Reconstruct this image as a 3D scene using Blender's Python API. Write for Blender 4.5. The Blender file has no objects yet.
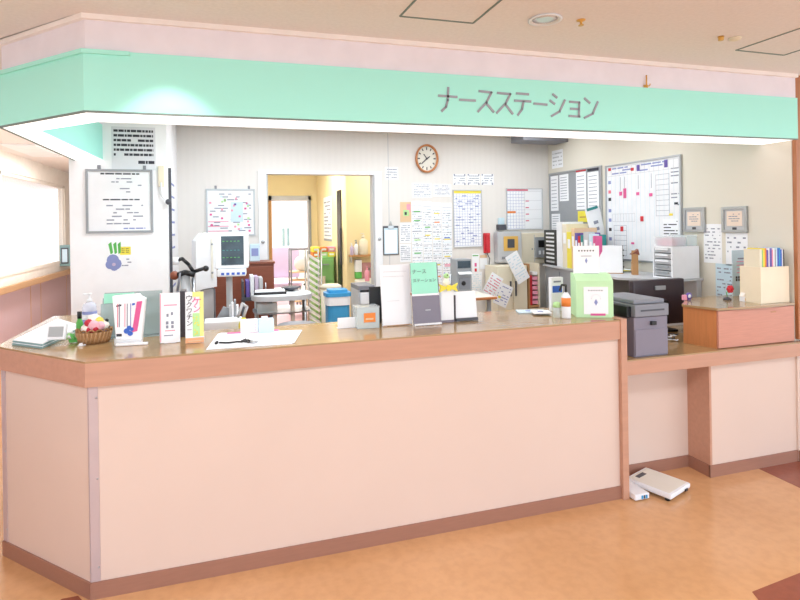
import bpy, bmesh, math, random
from mathutils import Vector, Matrix
random.seed(7)
PI = math.pi
scene = bpy.context.scene
COL = scene.collection
# ------------------------------------------------------------------ camera model (a ray through a pixel meets a real plane of the room)
H = 1.55; F = 540.061; CX = 383.7786; CY = 223.6679; ROLL = -0.0159; YAW = 0.2877
def ray(px, py):
    a = px-CX; b = py-CY; c, s = math.cos(ROLL), math.sin(ROLL)
    r = (c*a+s*b)/F; z = -(-s*a+c*b)/F
    return (r*math.cos(YAW)+math.sin(YAW), -r*math.sin(YAW)+math.cos(YAW), z)
def onX(px, py, x): a = ray(px, py); t = x/a[0]; return (x, a[1]*t, H+a[2]*t)
def onY(px, py, y): a = ray(px, py); t = y/a[1]; return (a[0]*t, y, H+a[2]*t)
def onZ(px, py, z): a = ray(px, py); t = (z-H)/a[2]; return (a[0]*t, a[1]*t, z)
def dep(x, y): return x*math.sin(YAW)+y*math.cos(YAW)
# ------------------------------------------------------------------ materials
def lin(h):
    h = h.lstrip('#'); v = [int(h[i:i+2], 16)/255 for i in (0, 2, 4)]
    return tuple(c/12.92 if c <= .04045 else ((c+.055)/1.055)**2.4 for c in v)+(1,)
MATS = {}
def mat(name, hexc, rough=.6, metal=0, alpha=1, trans=0, var=.03, scale=8, emit=0, coat=0, bump=0, kind=None, hex2=None, spec=.5):
    if name in MATS: return MATS[name]
    m = bpy.data.materials.new(name); m.use_nodes = True
    nt = m.node_tree; b = nt.nodes['Principled BSDF']
    b.inputs['Roughness'].default_value = rough; b.inputs['Metallic'].default_value = metal
    b.inputs['Coat Weight'].default_value = coat; b.inputs['Alpha'].default_value = alpha
    b.inputs['Transmission Weight'].default_value = trans
    b.inputs['Specular IOR Level'].default_value = spec
    tc = nt.nodes.new('ShaderNodeTexCoord'); c1 = lin(hexc)
    if hex2: c2 = lin(hex2)
    else: c2 = tuple(max(0, c*(1-var*2)) for c in c1[:3])+(1,)
    rampf = None
    if kind == 'wood':
        mp = nt.nodes.new('ShaderNodeMapping'); mp.inputs['Scale'].default_value = (1.2, 14, 14)
        nt.links.new(tc.outputs['Object'], mp.inputs[0])
        n = nt.nodes.new('ShaderNodeTexNoise'); n.inputs['Scale'].default_value = scale; n.inputs['Detail'].default_value = 5
        nt.links.new(mp.outputs[0], n.inputs['Vector']); rampf = n.outputs[0]
    elif kind == 'woodv':
        mp = nt.nodes.new('ShaderNodeMapping'); mp.inputs['Scale'].default_value = (14, 14, .8)
        nt.links.new(tc.outputs['Object'], mp.inputs[0])
        n = nt.nodes.new('ShaderNodeTexNoise'); n.inputs['Scale'].default_value = scale; n.inputs['Detail'].default_value = 5
        nt.links.new(mp.outputs[0], n.inputs['Vector']); rampf = n.outputs[0]
    elif kind == 'weave':
        w = nt.nodes.new('ShaderNodeTexWave'); w.inputs['Scale'].default_value = scale; w.inputs['Distortion'].default_value = 2
        w.bands_direction = 'Z'; nt.links.new(tc.outputs['Object'], w.inputs['Vector']); rampf = w.outputs['Fac']
    elif kind == 'stripe':
        w = nt.nodes.new('ShaderNodeTexWave'); w.inputs['Scale'].default_value = scale
        w.bands_direction = 'X'; nt.links.new(tc.outputs['Object'], w.inputs['Vector']); rampf = w.outputs['Fac']
    else:
        n = nt.nodes.new('ShaderNodeTexNoise'); n.inputs['Scale'].default_value = scale; n.inputs['Detail'].default_value = 4
        nt.links.new(tc.outputs['Object'], n.inputs['Vector']); rampf = n.outputs[0]
    rp = nt.nodes.new('ShaderNodeValToRGB')
    rp.color_ramp.elements[0].position = .3; rp.color_ramp.elements[1].position = .7
    rp.color_ramp.elements[0].color = c2; rp.color_ramp.elements[1].color = c1
    nt.links.new(rampf, rp.inputs[0]); nt.links.new(rp.outputs[0], b.inputs['Base Color'])
    if bump:
        bp = nt.nodes.new('ShaderNodeBump'); bp.inputs['Strength'].default_value = bump; bp.inputs['Distance'].default_value = .01
        nt.links.new(rampf, bp.inputs['Height']); nt.links.new(bp.outputs[0], b.inputs['Normal'])
    if emit:
        b.inputs['Emission Color'].default_value = c1; b.inputs['Emission Strength'].default_value = emit
    MATS[name] = m; return m
for a in [
 ('wallpaper', '#e6e2dd', .8, dict(kind='stripe', scale=5, var=.006)), ('wallpaper_right', '#e0dbcd', .8, dict(kind='stripe', scale=5, var=.006)),
 ('pillar_white', '#fbfcfe', .7, {}), ('corridor_white', '#f6efe6', .7, {}), ('band_pink', '#f4edf4', .7, {}), ('cornice', '#fff6f0', .6, {}),
 ('ceiling_beige', '#f3ebe8', .9, dict(scale=60, var=.03)), ('ceiling_white', '#efece6', .9, {}),
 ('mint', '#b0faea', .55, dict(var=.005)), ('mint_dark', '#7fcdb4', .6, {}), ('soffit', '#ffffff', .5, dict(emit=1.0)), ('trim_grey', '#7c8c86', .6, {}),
 ('panel_pink', '#dfc8ba', .5, dict(var=.012, scale=3)), ('wood_edge', '#c9987f', .35, dict(kind='wood', var=.05, scale=3)),
 ('wood_top', '#ac8c62', .16, dict(kind='wood', var=.05, scale=3, coat=.3)), ('wood_rose', '#d0907a', .35, dict(kind='wood', var=.05)),
 ('wood_side', '#c9824f', .35, dict(kind='woodv', var=.07)), ('skirting', '#a27461', .4, dict(kind='wood', var=.04)),
 ('wood_brown', '#8a4a33', .45, dict(kind='wood', var=.08)), ('wood_trim', '#b8794f', .4, dict(kind='woodv', var=.06)), ('wainscot', '#c3aab2', .6, dict(kind='woodv', var=.03)),
 ('rail_wood', '#c39a72', .4, dict(kind='wood', var=.05)), ('ivory', '#f3e6cb', .5, {}), ('kraft', '#b98b5c', .7, {}),
 ('steel', '#b8bcc0', .28, dict(metal=1)), ('guard', '#c9b6b6', .4, dict(metal=.2)), ('notice_grey', '#e6e7ec', .7, {}), ('notice_peach', '#efdccb', .7, {}), ('amber', '#e3b45c', .5, {}), ('pale_yellow', '#efeb8e', .6, {}), ('pale_orange', '#f2b084', .6, {}), ('box_green', '#c6eebc', .6, {}), ('alu', '#b9bcc0', .4, dict(metal=.6)),
 ('white', '#f2f4f7', .5, {}), ('paper', '#f5f7fa', .8, dict(var=.005)), ('offwhite', '#e9e6da', .5, {}), ('cream', '#ece3cb', .5, {}),
 ('grey_light', '#c3c5c8', .5, {}), ('grey', '#9a9ea2', .5, {}), ('grey_mid', '#84868e', .5, {}), ('grey_violet', '#837e8c', .5, {}), ('grey_dark', '#4c4e56', .5, {}),
 ('black', '#17171a', .4, {}), ('black_plum', '#3a3138', .3, {}), ('ink', '#3c3c46', .8, {}), ('ink_grey', '#8f93a2', .8, {}), ('sign_ink', '#a3a5ae', .6, {}), ('ink_blue', '#8d97c8', .8, {}), ('ink_red', '#e0788c', .8, {}),
 ('red', '#d02a36', .5, {}), ('pink', '#f0a2b8', .6, {}), ('magenta', '#e0609a', .6, {}), ('yellow', '#f2e34e', .6, {}), ('orange', '#ee8a3c', .6, {}), ('green', '#5fb858', .6, {}), ('green_pale', '#b9e6a0', .6, {}), ('green_cab', '#8cc878', .5, {}),
 ('blue', '#3a66c8', .5, {}), ('blue_bin', '#3f9fd4', .5, {}), ('blue_pale', '#cfe6f2', .6, {}), ('teal', '#2f8f8e', .5, {}), ('purple', '#6a58a8', .6, {}), ('lavender', '#c9b8d0', .8, {}), ('mint_paper', '#a6efd4', .7, {}), ('slate_teal', '#88a8aa', .6, {}),
 ('yellow_wall', '#f4e2b2', .8, dict(var=.01)), ('far_white', '#ffffff', .8, {}), ('far_floor', '#c8a4a8', .5, {}), ('pink_tile', '#d8a0a0', .4, {}),
 ('wicker', '#c99c68', .7, dict(kind='weave', scale=90, hex2='#96683e', bump=.6)), ('screen', '#3e525e', .2, dict(scale=12, hex2='#24323c')), ('lcd', '#a9aeb0', .3, {}),
 ('bag_white', '#fafafc', .35, {}), ('wool_white', '#f8f0e6', .95, dict(bump=.5, scale=60)), ('wool_red', '#c23444', .95, dict(bump=.5, scale=60)), ('wool_pink', '#f2b8c4', .95, dict(bump=.5, scale=60)), ('wool_yellow', '#f2d868', .95, dict(bump=.5, scale=60)),
 ('lens', '#e8e8f0', .2, dict(metal=.4)), ('glasspane', '#ffffff', .05, dict(alpha=.25)), ('gold', '#e0b060', .35, dict(metal=.7)), ('skin_tan', '#e8c8a0', .6, {}),
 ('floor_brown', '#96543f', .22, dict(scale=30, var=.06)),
]: mat(a[0], a[1], a[2], **a[3])
def clearmat(name, hexc, alpha):
    m = bpy.data.materials.new(name); m.use_nodes = True; nt = m.node_tree; nt.nodes.clear()
    o = nt.nodes.new('ShaderNodeOutputMaterial'); mx = nt.nodes.new('ShaderNodeMixShader'); t = nt.nodes.new('ShaderNodeBsdfTransparent')
    p = nt.nodes.new('ShaderNodeBsdfPrincipled'); n = nt.nodes.new('ShaderNodeTexNoise'); r = nt.nodes.new('ShaderNodeValToRGB')
    n.inputs['Scale'].default_value = 5; r.color_ramp.elements[0].color = lin(hexc); r.color_ramp.elements[1].color = lin(hexc)
    nt.links.new(n.outputs[0], r.inputs[0]); nt.links.new(r.outputs[0], p.inputs['Base Color']); p.inputs['Roughness'].default_value = .1
    mx.inputs[0].default_value = alpha
    nt.links.new(t.outputs[0], mx.inputs[1]); nt.links.new(p.outputs[0], mx.inputs[2]); nt.links.new(mx.outputs[0], o.inputs[0]); MATS[name] = m
clearmat('acrylic', '#e2ecec', .38); clearmat('acrylic_grey', '#b8cccc', .55); clearmat('clear_plastic', '#f0f4f6', .3); clearmat('glass', '#eaf4f4', .12); clearmat('bottle_clear', '#eef2ff', .6)
# floor: mottled glossy linoleum
def floor_mat():
    m = mat('floor_lino', '#d39a63', .2, var=.03, scale=40); nt = m.node_tree; b = nt.nodes['Principled BSDF']
    tc = nt.nodes.new('ShaderNodeTexCoord'); n1 = nt.nodes.new('ShaderNodeTexNoise'); n1.inputs['Scale'].default_value = 1.6; n1.inputs['Detail'].default_value = 3
    n2 = nt.nodes.new('ShaderNodeTexNoise'); n2.inputs['Scale'].default_value = 22; n2.inputs['Detail'].default_value = 8
    r1 = nt.nodes.new('ShaderNodeValToRGB'); r1.color_ramp.elements[0].position = .3; r1.color_ramp.elements[1].position = .75
    r1.color_ramp.elements[0].color = lin('#d09d6c'); r1.color_ramp.elements[1].color = lin('#dfae80')
    r2 = nt.nodes.new('ShaderNodeValToRGB'); r2.color_ramp.elements[0].position = .35; r2.color_ramp.elements[1].position = .6
    r2.color_ramp.elements[0].color = (.93, .92, .91, 1); r2.color_ramp.elements[1].color = (1, 1, 1, 1)
    mx = nt.nodes.new('ShaderNodeMix'); mx.data_type = 'RGBA'; mx.blend_type = 'MULTIPLY'; mx.inputs[0].default_value = 1
    for n in (n1, n2): nt.links.new(tc.outputs['Object'], n.inputs['Vector'])
    nt.links.new(n1.outputs[0], r1.inputs[0]); nt.links.new(n2.outputs[0], r2.inputs[0])
    nt.links.new(r1.outputs[0], mx.inputs[6]); nt.links.new(r2.outputs[0], mx.inputs[7]); nt.links.new(mx.outputs[2], b.inputs['Base Color'])
floor_mat()
# ------------------------------------------------------------------ mesh builder
class MB:
    def __init__(s): s.bm = bmesh.new(); s.slots = []
    def mi(s, m):
        if m not in s.slots: s.slots.append(m)
        return s.slots.index(m)
    def _fin(s, faces, m, smooth=False):
        k = s.mi(m)
        for f in faces: f.material_index = k; f.smooth = smooth
    def box(s, x0, x1, y0, y1, z0, z1, m='white', bev=0, M=None):
        t = bmesh.new(); bmesh.ops.create_cube(t, size=1)
        for v in t.verts: v.co = Vector(((x0+x1)/2+v.co.x*(x1-x0), (y0+y1)/2+v.co.y*(y1-y0), (z0+z1)/2+v.co.z*(z1-z0)))
        if bev: bmesh.ops.bevel(t, geom=t.edges[:], offset=bev, segments=2, affect='EDGES', profile=.6)
        return s.merge(t, m, M)
    def merge(s, t, m, M=None, smooth=False):
        if M is not None: bmesh.ops.transform(t, matrix=M, verts=t.verts)
        k = s.mi(m); mp = {}
        for v in t.verts: mp[v] = s.bm.verts.new(v.co)
        for f in t.faces:
            try:
                g = s.bm.faces.new([mp[v] for v in f.verts]); g.material_index = k; g.smooth = smooth
            except ValueError: pass
        t.free(); return s
    def rbox(s, c, size, rot, m, bev=0):
        M = Matrix.Translation(c) @ rot.to_4x4(); a, b, d = size
        return s.box(-a/2, a/2, -b/2, b/2, -d/2, d/2, m, bev, M)
    def cyl(s, p0, p1, r, r2=None, m='steel', n=16, cap=True):
        p0 = Vector(p0); p1 = Vector(p1); r2 = r if r2 is None else r2; t = bmesh.new()
        bmesh.ops.create_cone(t, cap_ends=cap, segments=n, radius1=max(r, 1e-4), radius2=max(r2, 1e-4), depth=(p1-p0).length)
        q = (p1-p0).to_track_quat('Z', 'Y'); M = Matrix.Translation((p0+p1)/2) @ q.to_matrix().to_4x4()
        s.merge(t, m, M, True)
        return s
    def sph(s, c, r, m='white', sc=(1, 1, 1), n=12):
        t = bmesh.new(); bmesh.ops.create_uvsphere(t, u_segments=n*2, v_segments=n, radius=r)
        return s.merge(t, m, Matrix.Translation(c) @ Matrix.Diagonal((*sc, 1)), True)
    def lathe(s, prof, m='white', n=24, c=(0, 0, 0), sy=1):
        k = s.mi(m); rings = []
        for (r, z) in prof:
            rings.append([s.bm.verts.new((c[0]+r*math.cos(2*PI*i/n), c[1]+sy*r*math.sin(2*PI*i/n), c[2]+z)) for i in range(n)])
        for a, b in zip(rings, rings[1:]):
            for i in range(n):
                f = s.bm.faces.new((a[i], a[(i+1) % n], b[(i+1) % n], b[i])); f.material_index = k; f.smooth = True
        for rr, rev in ((rings[0], True), (rings[-1], False)):
            f = s.bm.faces.new(rr[::-1] if rev else rr); f.material_index = k
        return s
    def tube(s, pts, r, m='steel', n=8):
        pts = [Vector(p) for p in pts]
        for a, b in zip(pts, pts[1:]):
            if (b-a).length > 1e-5: s.cyl(a, b, r, m=m, n=n)
        for p in pts[1:-1]: s.sph(p, r*1.0, m, n=4)
        return s
    def prism(s, poly, z0, z1, m='white', M=None):
        t = bmesh.new(); a = [t.verts.new((x, y, z0)) for x, y in poly]; b = [t.verts.new((x, y, z1)) for x, y in poly]
        t.faces.new(a[::-1]); t.faces.new(b); n = len(poly)
        for i in range(n): t.faces.new((a[i], a[(i+1) % n], b[(i+1) % n], b[i]))
        bmesh.ops.recalc_face_normals(t, faces=t.faces)
        return s.merge(t, m, M)
    def xz(s, poly, y0, y1, m='white'):            # polygon in the x-z plane, thick along y
        return s.prism([(x, z) for x, z in poly], -y1, -y0, m, Matrix.Rotation(PI/2, 4, 'X'))
    def yz(s, poly, x0, x1, m='white'):            # polygon in the y-z plane, thick along x
        return s.prism(poly, x0, x1, m, Matrix(((0, 0, 1, 0), (1, 0, 0, 0), (0, 1, 0, 0), (0, 0, 0, 1))))
    def stroke(s, pts, w, y, m, th=.0015):         # flat pen stroke on an x-z face
        for (x0, z0), (x1, z1) in zip(pts, pts[1:]):
            dx, dz = x1-x0, z1-z0; L = math.hypot(dx, dz) or 1e-6; e = w*.3; ux, uz = dx/L, dz/L; nx, nz = -uz*w/2, ux*w/2
            s.xz([(x0-ux*e-nx, z0-uz*e-nz), (x1+ux*e-nx, z1+uz*e-nz), (x1+ux*e+nx, z1+uz*e+nz), (x0-ux*e+nx, z0-uz*e+nz)], y-th, y, m)
        return s
    def build(s, name, parent=None):
        me = bpy.data.meshes.new(name); bmesh.ops.recalc_face_normals(s.bm, faces=s.bm.faces)
        s.bm.to_mesh(me); s.bm.free()
        for m in s.slots: me.materials.append(MATS[m])
        o = bpy.data.objects.new(name, me); COL.objects.link(o)
        if parent: o.parent = parent
        return o
def tag(o, label=None, cat=None, group=None, kind=None):
    if label: o['label'] = label
    if cat: o['category'] = cat
    if group: o['group'] = group
    if kind: o['kind'] = kind
    return o
def thing(name, label, cat, loc=(0, 0, 0), rz=0, group=None):
    o = bpy.data.objects.new(name, None); COL.objects.link(o); o.empty_display_size = .05
    o.location = loc; o.rotation_euler = (0, 0, rz); return tag(o, label, cat, group)
def one(name, mb, label, cat, loc=(0, 0, 0), rz=0, group=None):
    o = mb.build(name); o.location = loc; o.rotation_euler = (0, 0, rz); return tag(o, label, cat, group)
def struct(name, mb): return tag(mb.build(name), kind='structure')
def dup(root, loc, rz, label=None, group=None):
    r = root.copy(); COL.objects.link(r); r.location = loc; r.rotation_euler = (0, 0, rz)
    if label: r['label'] = label
    if group: r['group'] = group
    for ch in list(root.children):
        c = ch.copy(); COL.objects.link(c); c.parent = r
        for g in list(ch.children):
            d = g.copy(); COL.objects.link(d); d.parent = c
    return r
def spot(xl, xr, yt, yb, z):
    """base point on a level surface plus width and height seen between these pixels"""
    x, y, _ = onZ((xl+xr)/2, yb, z); k = dep(x, y)/F
    return x, y, (xr-xl)*k, (yb-yt)*k
def at(xl, xr, yt, yb, y):
    """centre x, bottom z, width, height on the plane Y = y"""
    a = onY(xl, (yt+yb)/2, y); b = onY(xr, (yt+yb)/2, y); m = (xl+xr)/2
    return (a[0]+b[0])/2, onY(m, yb, y)[2], b[0]-a[0], onY(m, yt, y)[2]-onY(m, yb, y)[2]
def atX(xl, xr, yt, yb, x):
    a = onX(xl, (yt+yb)/2, x); b = onX(xr, (yt+yb)/2, x); m = (xl+xr)/2
    return (a[1]+b[1])/2, onX(m, yb, x)[2], a[1]-b[1], onX(m, yt, x)[2]-onX(m, yb, x)[2]
# ------------------------------------------------------------------ main planes
ZT = .997; ZL = .7637; ZC = 2.45; ZF = 2.04; ZG = 2.30
X0 = -.554; X1 = 3.474; XM = 2.135; Y0 = 2.518; YB = 5.248; XL = -1.126
# ================================================================== SETTING
m = MB(); m.box(-6, 7, -5, 14, -.1, 0, 'floor_lino'); struct('floor', m)
m = MB()
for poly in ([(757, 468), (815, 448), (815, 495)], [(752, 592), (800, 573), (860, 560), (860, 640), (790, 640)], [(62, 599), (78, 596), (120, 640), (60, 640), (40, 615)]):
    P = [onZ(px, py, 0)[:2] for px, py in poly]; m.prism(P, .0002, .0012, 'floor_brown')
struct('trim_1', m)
m = MB(); m.prism([(-6, -3.5), (7, -3.5), (7, 2.55), (-.6, 2.55), (-1.02, 2.97), (-1.02, 14), (-6, 14)], ZC, ZC+.1, 'ceiling_beige'); struct('ceiling', m)
m = MB(); m.prism([(-.6, 2.55), (5, 2.55), (5, 14), (-1.02, 14), (-1.02, 2.97)], 2.47, 2.57, 'ceiling_white'); struct('ceiling_station', m)
# fascia over the counter
CO = [(-1.025, 4.33), (-1.025, Y0+.471), (X0, Y0), (X1, Y0)]; CI = [(X1, 2.76), (-.55, 2.76), (-.875, 3.07), (-.835, 4.33)]
def ring(o, i, z0, z1, m, mb):
    n = len(o)
    for k in range(n-1):
        mb.prism([o[k], o[k+1], i[n-2-k], i[n-1-k]], z0, z1, m)
m = MB(); ring(CO, CI, ZF+.004, ZG, 'mint', m)
# raised lip round the corner
def off(p, d): return [(p[0][0]-d, p[0][1]), (p[1][0]-d, p[1][1]-d*.414), (p[2][0]-d*.414, p[2][1]-d), (p[3][0], p[3][1]-d)]
L = off(CO, .012); xe = onY(130, 55, Y0)[0]
m.prism([CO[0], CO[1], L[1], L[0]], ZG-.018, ZG, 'mint'); m.prism([CO[1], CO[2], L[2], L[1]], ZG-.018, ZG, 'mint'); m.prism([CO[2], (xe, Y0), (xe, Y0-.012), L[2]], ZG-.018, ZG, 'mint')
struct('trim_2', m)
m = MB()
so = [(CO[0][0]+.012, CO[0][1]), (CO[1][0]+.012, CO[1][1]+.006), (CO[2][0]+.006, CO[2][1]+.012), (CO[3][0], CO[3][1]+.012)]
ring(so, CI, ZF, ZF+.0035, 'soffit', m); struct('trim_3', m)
m = MB(); ring(CO, so[::-1], ZF-.003, ZF+.0038, 'trim_grey', m); struct('trim_4', m)
# pink band and cornice above
B = [(-1.01, 4.33), (-1.01, Y0+.48), (X0+.005, Y0+.012), (X1, Y0+.012)]
m = MB(); ring(B, CI, ZG, ZC, 'band_pink', m); struct('wall_front', m)
m = MB(); ring(off(B, .02), B[::-1], ZC-.022, ZC, 'cornice', m); struct('trim_5', m)
# pillar
m = MB(); m.box(-1.055, -.402, 4.33, 5.35, 0, 2.6, 'pillar_white'); struct('wall_pillar', m)
# back wall with doorway
DX0, DX1 = .391, 1.458
m = MB(); m.box(-.402, DX0, YB, YB+.1, 0, 2.6, 'wallpaper'); m.box(DX1, X1+.1, YB, YB+.1, 0, 2.6, 'wallpaper'); m.box(DX0, DX1, YB, YB+.1, 2.04, 2.6, 'wallpaper'); struct('wall_back', m)
m = MB(); w = .075
m.box(DX0-w, DX0, YB-.02, YB, 0, 2.04+.035, 'white', .004); m.box(DX1, DX1+w, YB-.02, YB, 0, 2.075, 'white', .004); m.box(DX0, DX1, YB-.02, YB, 2.04, 2.075, 'white', .004)
m.box(DX0-.0, DX0+.015, YB, YB+.12, 0, 2.04, 'grey_light'); m.box(DX1-.015, DX1, YB, YB+.12, 0, 2.04, 'grey_light')
m.cyl((DX0-.04, YB-.03, 1.395), (DX0-.04, YB-.019, 1.395), .016, m='steel'); m.cyl((DX1+.04, YB-.03, 1.395), (DX1+.04, YB-.019, 1.395), .016, m='steel')
struct('door_1', m)
m = MB(); xx = onY(382, 150, YB)[0]+.06; m.box(xx, xx+.006, YB-.003, YB, 0, 2.6, 'grey_light'); struct('trim_6', m)
# right wall
m = MB(); m.box(X1, X1+.1, 2.56, YB+.1, 0, 2.6, 'wallpaper_right'); struct('wall_right', m)
m = MB(); m.box(X1+.004, X1+.09, 2.535, 2.56, ZL+.01, ZC, 'wood_trim', .004); struct('trim_7', m)
m = MB(); m.box(X1+.09, 6, 2.56, 2.66, 0, 2.45, 'band_pink'); struct('wall_lobby', m)
# corridor at the left
XW = -2.4
m = MB(); m.box(XW-.1, XW, -1, 10.6, 0, .87, 'wainscot'); m.box(XW-.1, XW, -1, 10.6, .87, 1.02, 'corridor_white'); m.box(XW-.1, XW, -1, 10.6, 2.22, 2.45, 'corridor_white')
for a, b in ((-1, 2.2), (4.2, 4.6), (9.6, 10.6)): m.box(XW-.1, XW, a, b, 1.02, 2.22, 'corridor_white')
for yq in (3.2, 5.4, 7.95, 8.35, 9.6): m.box(XW-.001, XW+.003, yq, yq+.02, 0, .86, 'rail_wood')
struct('wall_left', m)
for i, (a, b) in enumerate(((4.6, 9.6), (2.2, 4.2))):
    m = MB(); m.box(XW-.06, XW+.01, a, b, 1.02, 1.06, 'corridor_white'); m.box(XW-.06, XW-.02, a, b, 2.18, 2.22, 'corridor_white')
    n = max(1, int((b-a)/2.4))
    for k in range(n+1):
        y = a+(b-a-.04)*k/n; m.box(XW-.06, XW-.02, y, y+.04, 1.02, 2.22, 'corridor_white')
    m.box(XW-.043, XW-.039, a, b, 1.05, 2.19, 'glass')
    struct('window_%d' % (i+1), m)
m = MB(); m.box(XW, -1.055, 10.5, 10.6, 0, 2.45, 'corridor_white'); m.box(-1.155, -1.055, 5.35, 10.5, 0, 2.45, 'corridor_white'); struct('wall_corridor', m)
t = thing('handrail', 'long wooden handrail along the corridor wall at left', 'handrail', (XW, 5, .9))
m = MB(); m.box(.045, .085, -4, 5.4, -.06, .02, 'rail_wood', .01); m.build('rail', t)
for k in range(6):
    m = MB(); m.box(.001, .05, -3.6+k*1.7, -3.56+k*1.7, -.045, -.01, 'steel'); m.build('bracket', t)
# neighbouring room through the doorway
m = MB(); m.box(1.4, 1.5, 6.3, 6.62, 0, 2.5, 'yellow_wall'); m.box(1.4, 1.5, 6.84, 8.4, 0, 2.5, 'yellow_wall'); m.box(1.4, 1.5, 6.62, 6.84, 1.98, 2.5, 'yellow_wall')
struct('wall_room_right', m)
m = MB(); m.box(1.5, 2.9, 6.3, 6.4, 0, 2.5, 'yellow_wall'); struct('wall_room_sink', m)
m = MB(); m.box(2.8, 2.9, YB+.1, 6.3, 0, 2.5, 'yellow_wall'); struct('wall_room_end', m)
m = MB(); m.box(.2, .655, 8.4, 8.5, 0, 2.5, 'yellow_wall'); m.box(1.3, 1.5, 8.4, 8.5, 0, 2.5, 'yellow_wall'); m.box(.655, 1.3, 8.4, 8.5, 2.0, 2.5, 'yellow_wall'); m.box(.1, .2, YB+.1, 8.5, 0, 2.5, 'far_white'); struct('wall_room_back', m)
m = MB(); m.box(.655, .70, 8.36, 8.5, 0, 2.0, 'kraft'); m.box(1.26, 1.3, 8.36, 8.5, 0, 2.0, 'grey'); m.box(.655, 1.3, 8.36, 8.5, 1.93, 2.0, 'grey_light'); struct('door_2', m)
m = MB(); m.box(1.395, 1.415, 6.62, 6.66, 0, 1.98, 'grey_light'); m.box(1.388, 1.394, 6.56, 6.80, 0, 1.98, 'black'); m.box(1.36, 1.384, 6.5, 6.54, 1.05, 1.5, 'grey_dark', .004); struct('door_3', m)  # flush black strip stands in for the shade in the door gap
m = MB(); m.box(-1, 3, 12.0, 12.1, 0, 2.5, 'far_white'); m.box(-1, -.9, 8.5, 12, 0, 2.5, 'far_white'); m.box(2.9, 3, 8.5, 12, 0, 2.5, 'far_white'); struct('wall_far', m)
m = MB(); m.box(.2, 1.4, 8.5, 12, .0005, .002, 'far_floor'); struct('trim_8', m)
# ================================================================== COUNTER
t = thing('reception_counter', 'long pink nurse station counter with wooden top and angled left corner', 'counter', (0, 0, 0))
k = .7071; ch = .67; OV = .018
def cpoly(o, back):          # plan outline with overhang o
    xa = X0-k*ch
    return [(XM-.04, Y0-o), (X0-o*.414, Y0-o), (xa-o, Y0+k*ch-o*.414), (xa-o, 3.88), (-.62, 3.88), (-.62, 3.30), (-.30, back), (XM-.04, back)]
m = MB(); m.prism(cpoly(OV, 3.02), ZT-.008, ZT, 'wood_top'); m.build('countertop', t)
m = MB(); m.prism(cpoly(OV, 3.02), ZT-.108, ZT-.008, 'wood_edge'); m.build('edge_band', t)
pa = (X0-k*ch, Y0+k*ch)
m = MB(); m.prism([(XM-.04, Y0), (X0, Y0), (X0, Y0+.03), (XM-.04, Y0+.03)], .0, ZT-.108, 'panel_pink')
m.prism([(X0, Y0), pa, (pa[0]+.03, pa[1]+.02), (X0+.0, Y0+.03)], .0, ZT-.108, 'panel_pink')
m.prism([pa, (pa[0], 3.86), (pa[0]+.03, 3.86), (pa[0]+.03, pa[1])], 0, ZT-.108, 'panel_pink'); m.build('front_panel', t)
m = MB(); d = .008
m.prism([(XM-.04, Y0-d), (X0-d*.4, Y0-d), (X0, Y0-.0005), (XM-.04, Y0-.0005)], 0, .07, 'skirting')
m.prism([(X0-d*.4, Y0-d), (pa[0]-d, pa[1]-d*.4), (pa[0], pa[1]), (X0, Y0)], 0, .07, 'skirting'); m.build('kickboard', t)
for (cx, cy, a1, a2) in ((X0, Y0, 0, PI-PI/4), (pa[0], pa[1], -PI/4, PI/2)):
    m = MB(); g = .05; u1 = (math.cos(a1), math.sin(a1)); u2 = (math.cos(a2), math.sin(a2))
    for u, s in ((u1, 1), (u2, -1)):
        g = .036 if s == 1 else .004
        nx, ny = u[1]*s, -u[0]*s
        P = [(cx, cy), (cx+u[0]*g, cy+u[1]*g), (cx+u[0]*g+nx*.003, cy+u[1]*g+ny*.003), (cx+nx*.003, cy+ny*.003)]
        m.prism(P, .071, ZT-.11, 'guard')
        if s == 1:
            for z in (.13, .5, .84): m.cyl((cx+u[0]*.03, cy+u[1]*.03, z), (cx+u[0]*.03+nx*.006, cy+u[1]*.03+ny*.006, z), .004, m='steel', n=8)
    m.build('corner_guard', t)
m = MB(); m.box(XM-.04, XM, Y0-.025, 3.02, 0, ZT+.004, 'wood_edge', .002); m.build('end_panel', t)
# low counter at the right
t = thing('low_counter', 'lower writing counter with open knee recess at right end', 'counter', (0, 0, 0))
XR = X1+.5; YP = 2.715
m = MB(); m.box(XM+.001, X1-.014, Y0, 3.22, ZL-.008, ZL, 'wood_top'); m.build('countertop', t)
m = MB(); m.box(XM+.001, X1-.014, Y0-.001, 3.22, ZL-.088, ZL-.008, 'wood_edge', .002); m.box(X1-.014, XR, Y0-.001, 2.555, ZL-.088, ZL, 'wood_edge', .002); m.build('edge_band', t)
XK = 2.785
m = MB(); m.box(XM+.001, XK, YP, YP+.03, 0, ZL-.088, 'panel_pink'); m.box(XK+.004, X1, 2.556, 2.59, 0, ZL-.088, 'panel_pink'); m.box(X1, XR, 2.545, 2.559, 0, ZL-.088, 'panel_pink'); m.build('front_panel', t)
m = MB(); m.box(XK-.012, XK+.004, 2.555, YP, 0, ZL-.088, 'wood_edge'); m.build('recess_side', t)
m = MB(); m.box(XM+.001, XK-.012, YP-.008, YP, 0, .07, 'skirting'); m.box(XK-.02, XK-.012, 2.55, YP-.008, 0, .07, 'skirting'); m.box(XK-.02, X1, 2.547, 2.555, 0, .07, 'skirting'); m.box(X1, XR, 2.536, 2.544, 0, .07, 'skirting'); m.build('kickboard', t)
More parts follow.
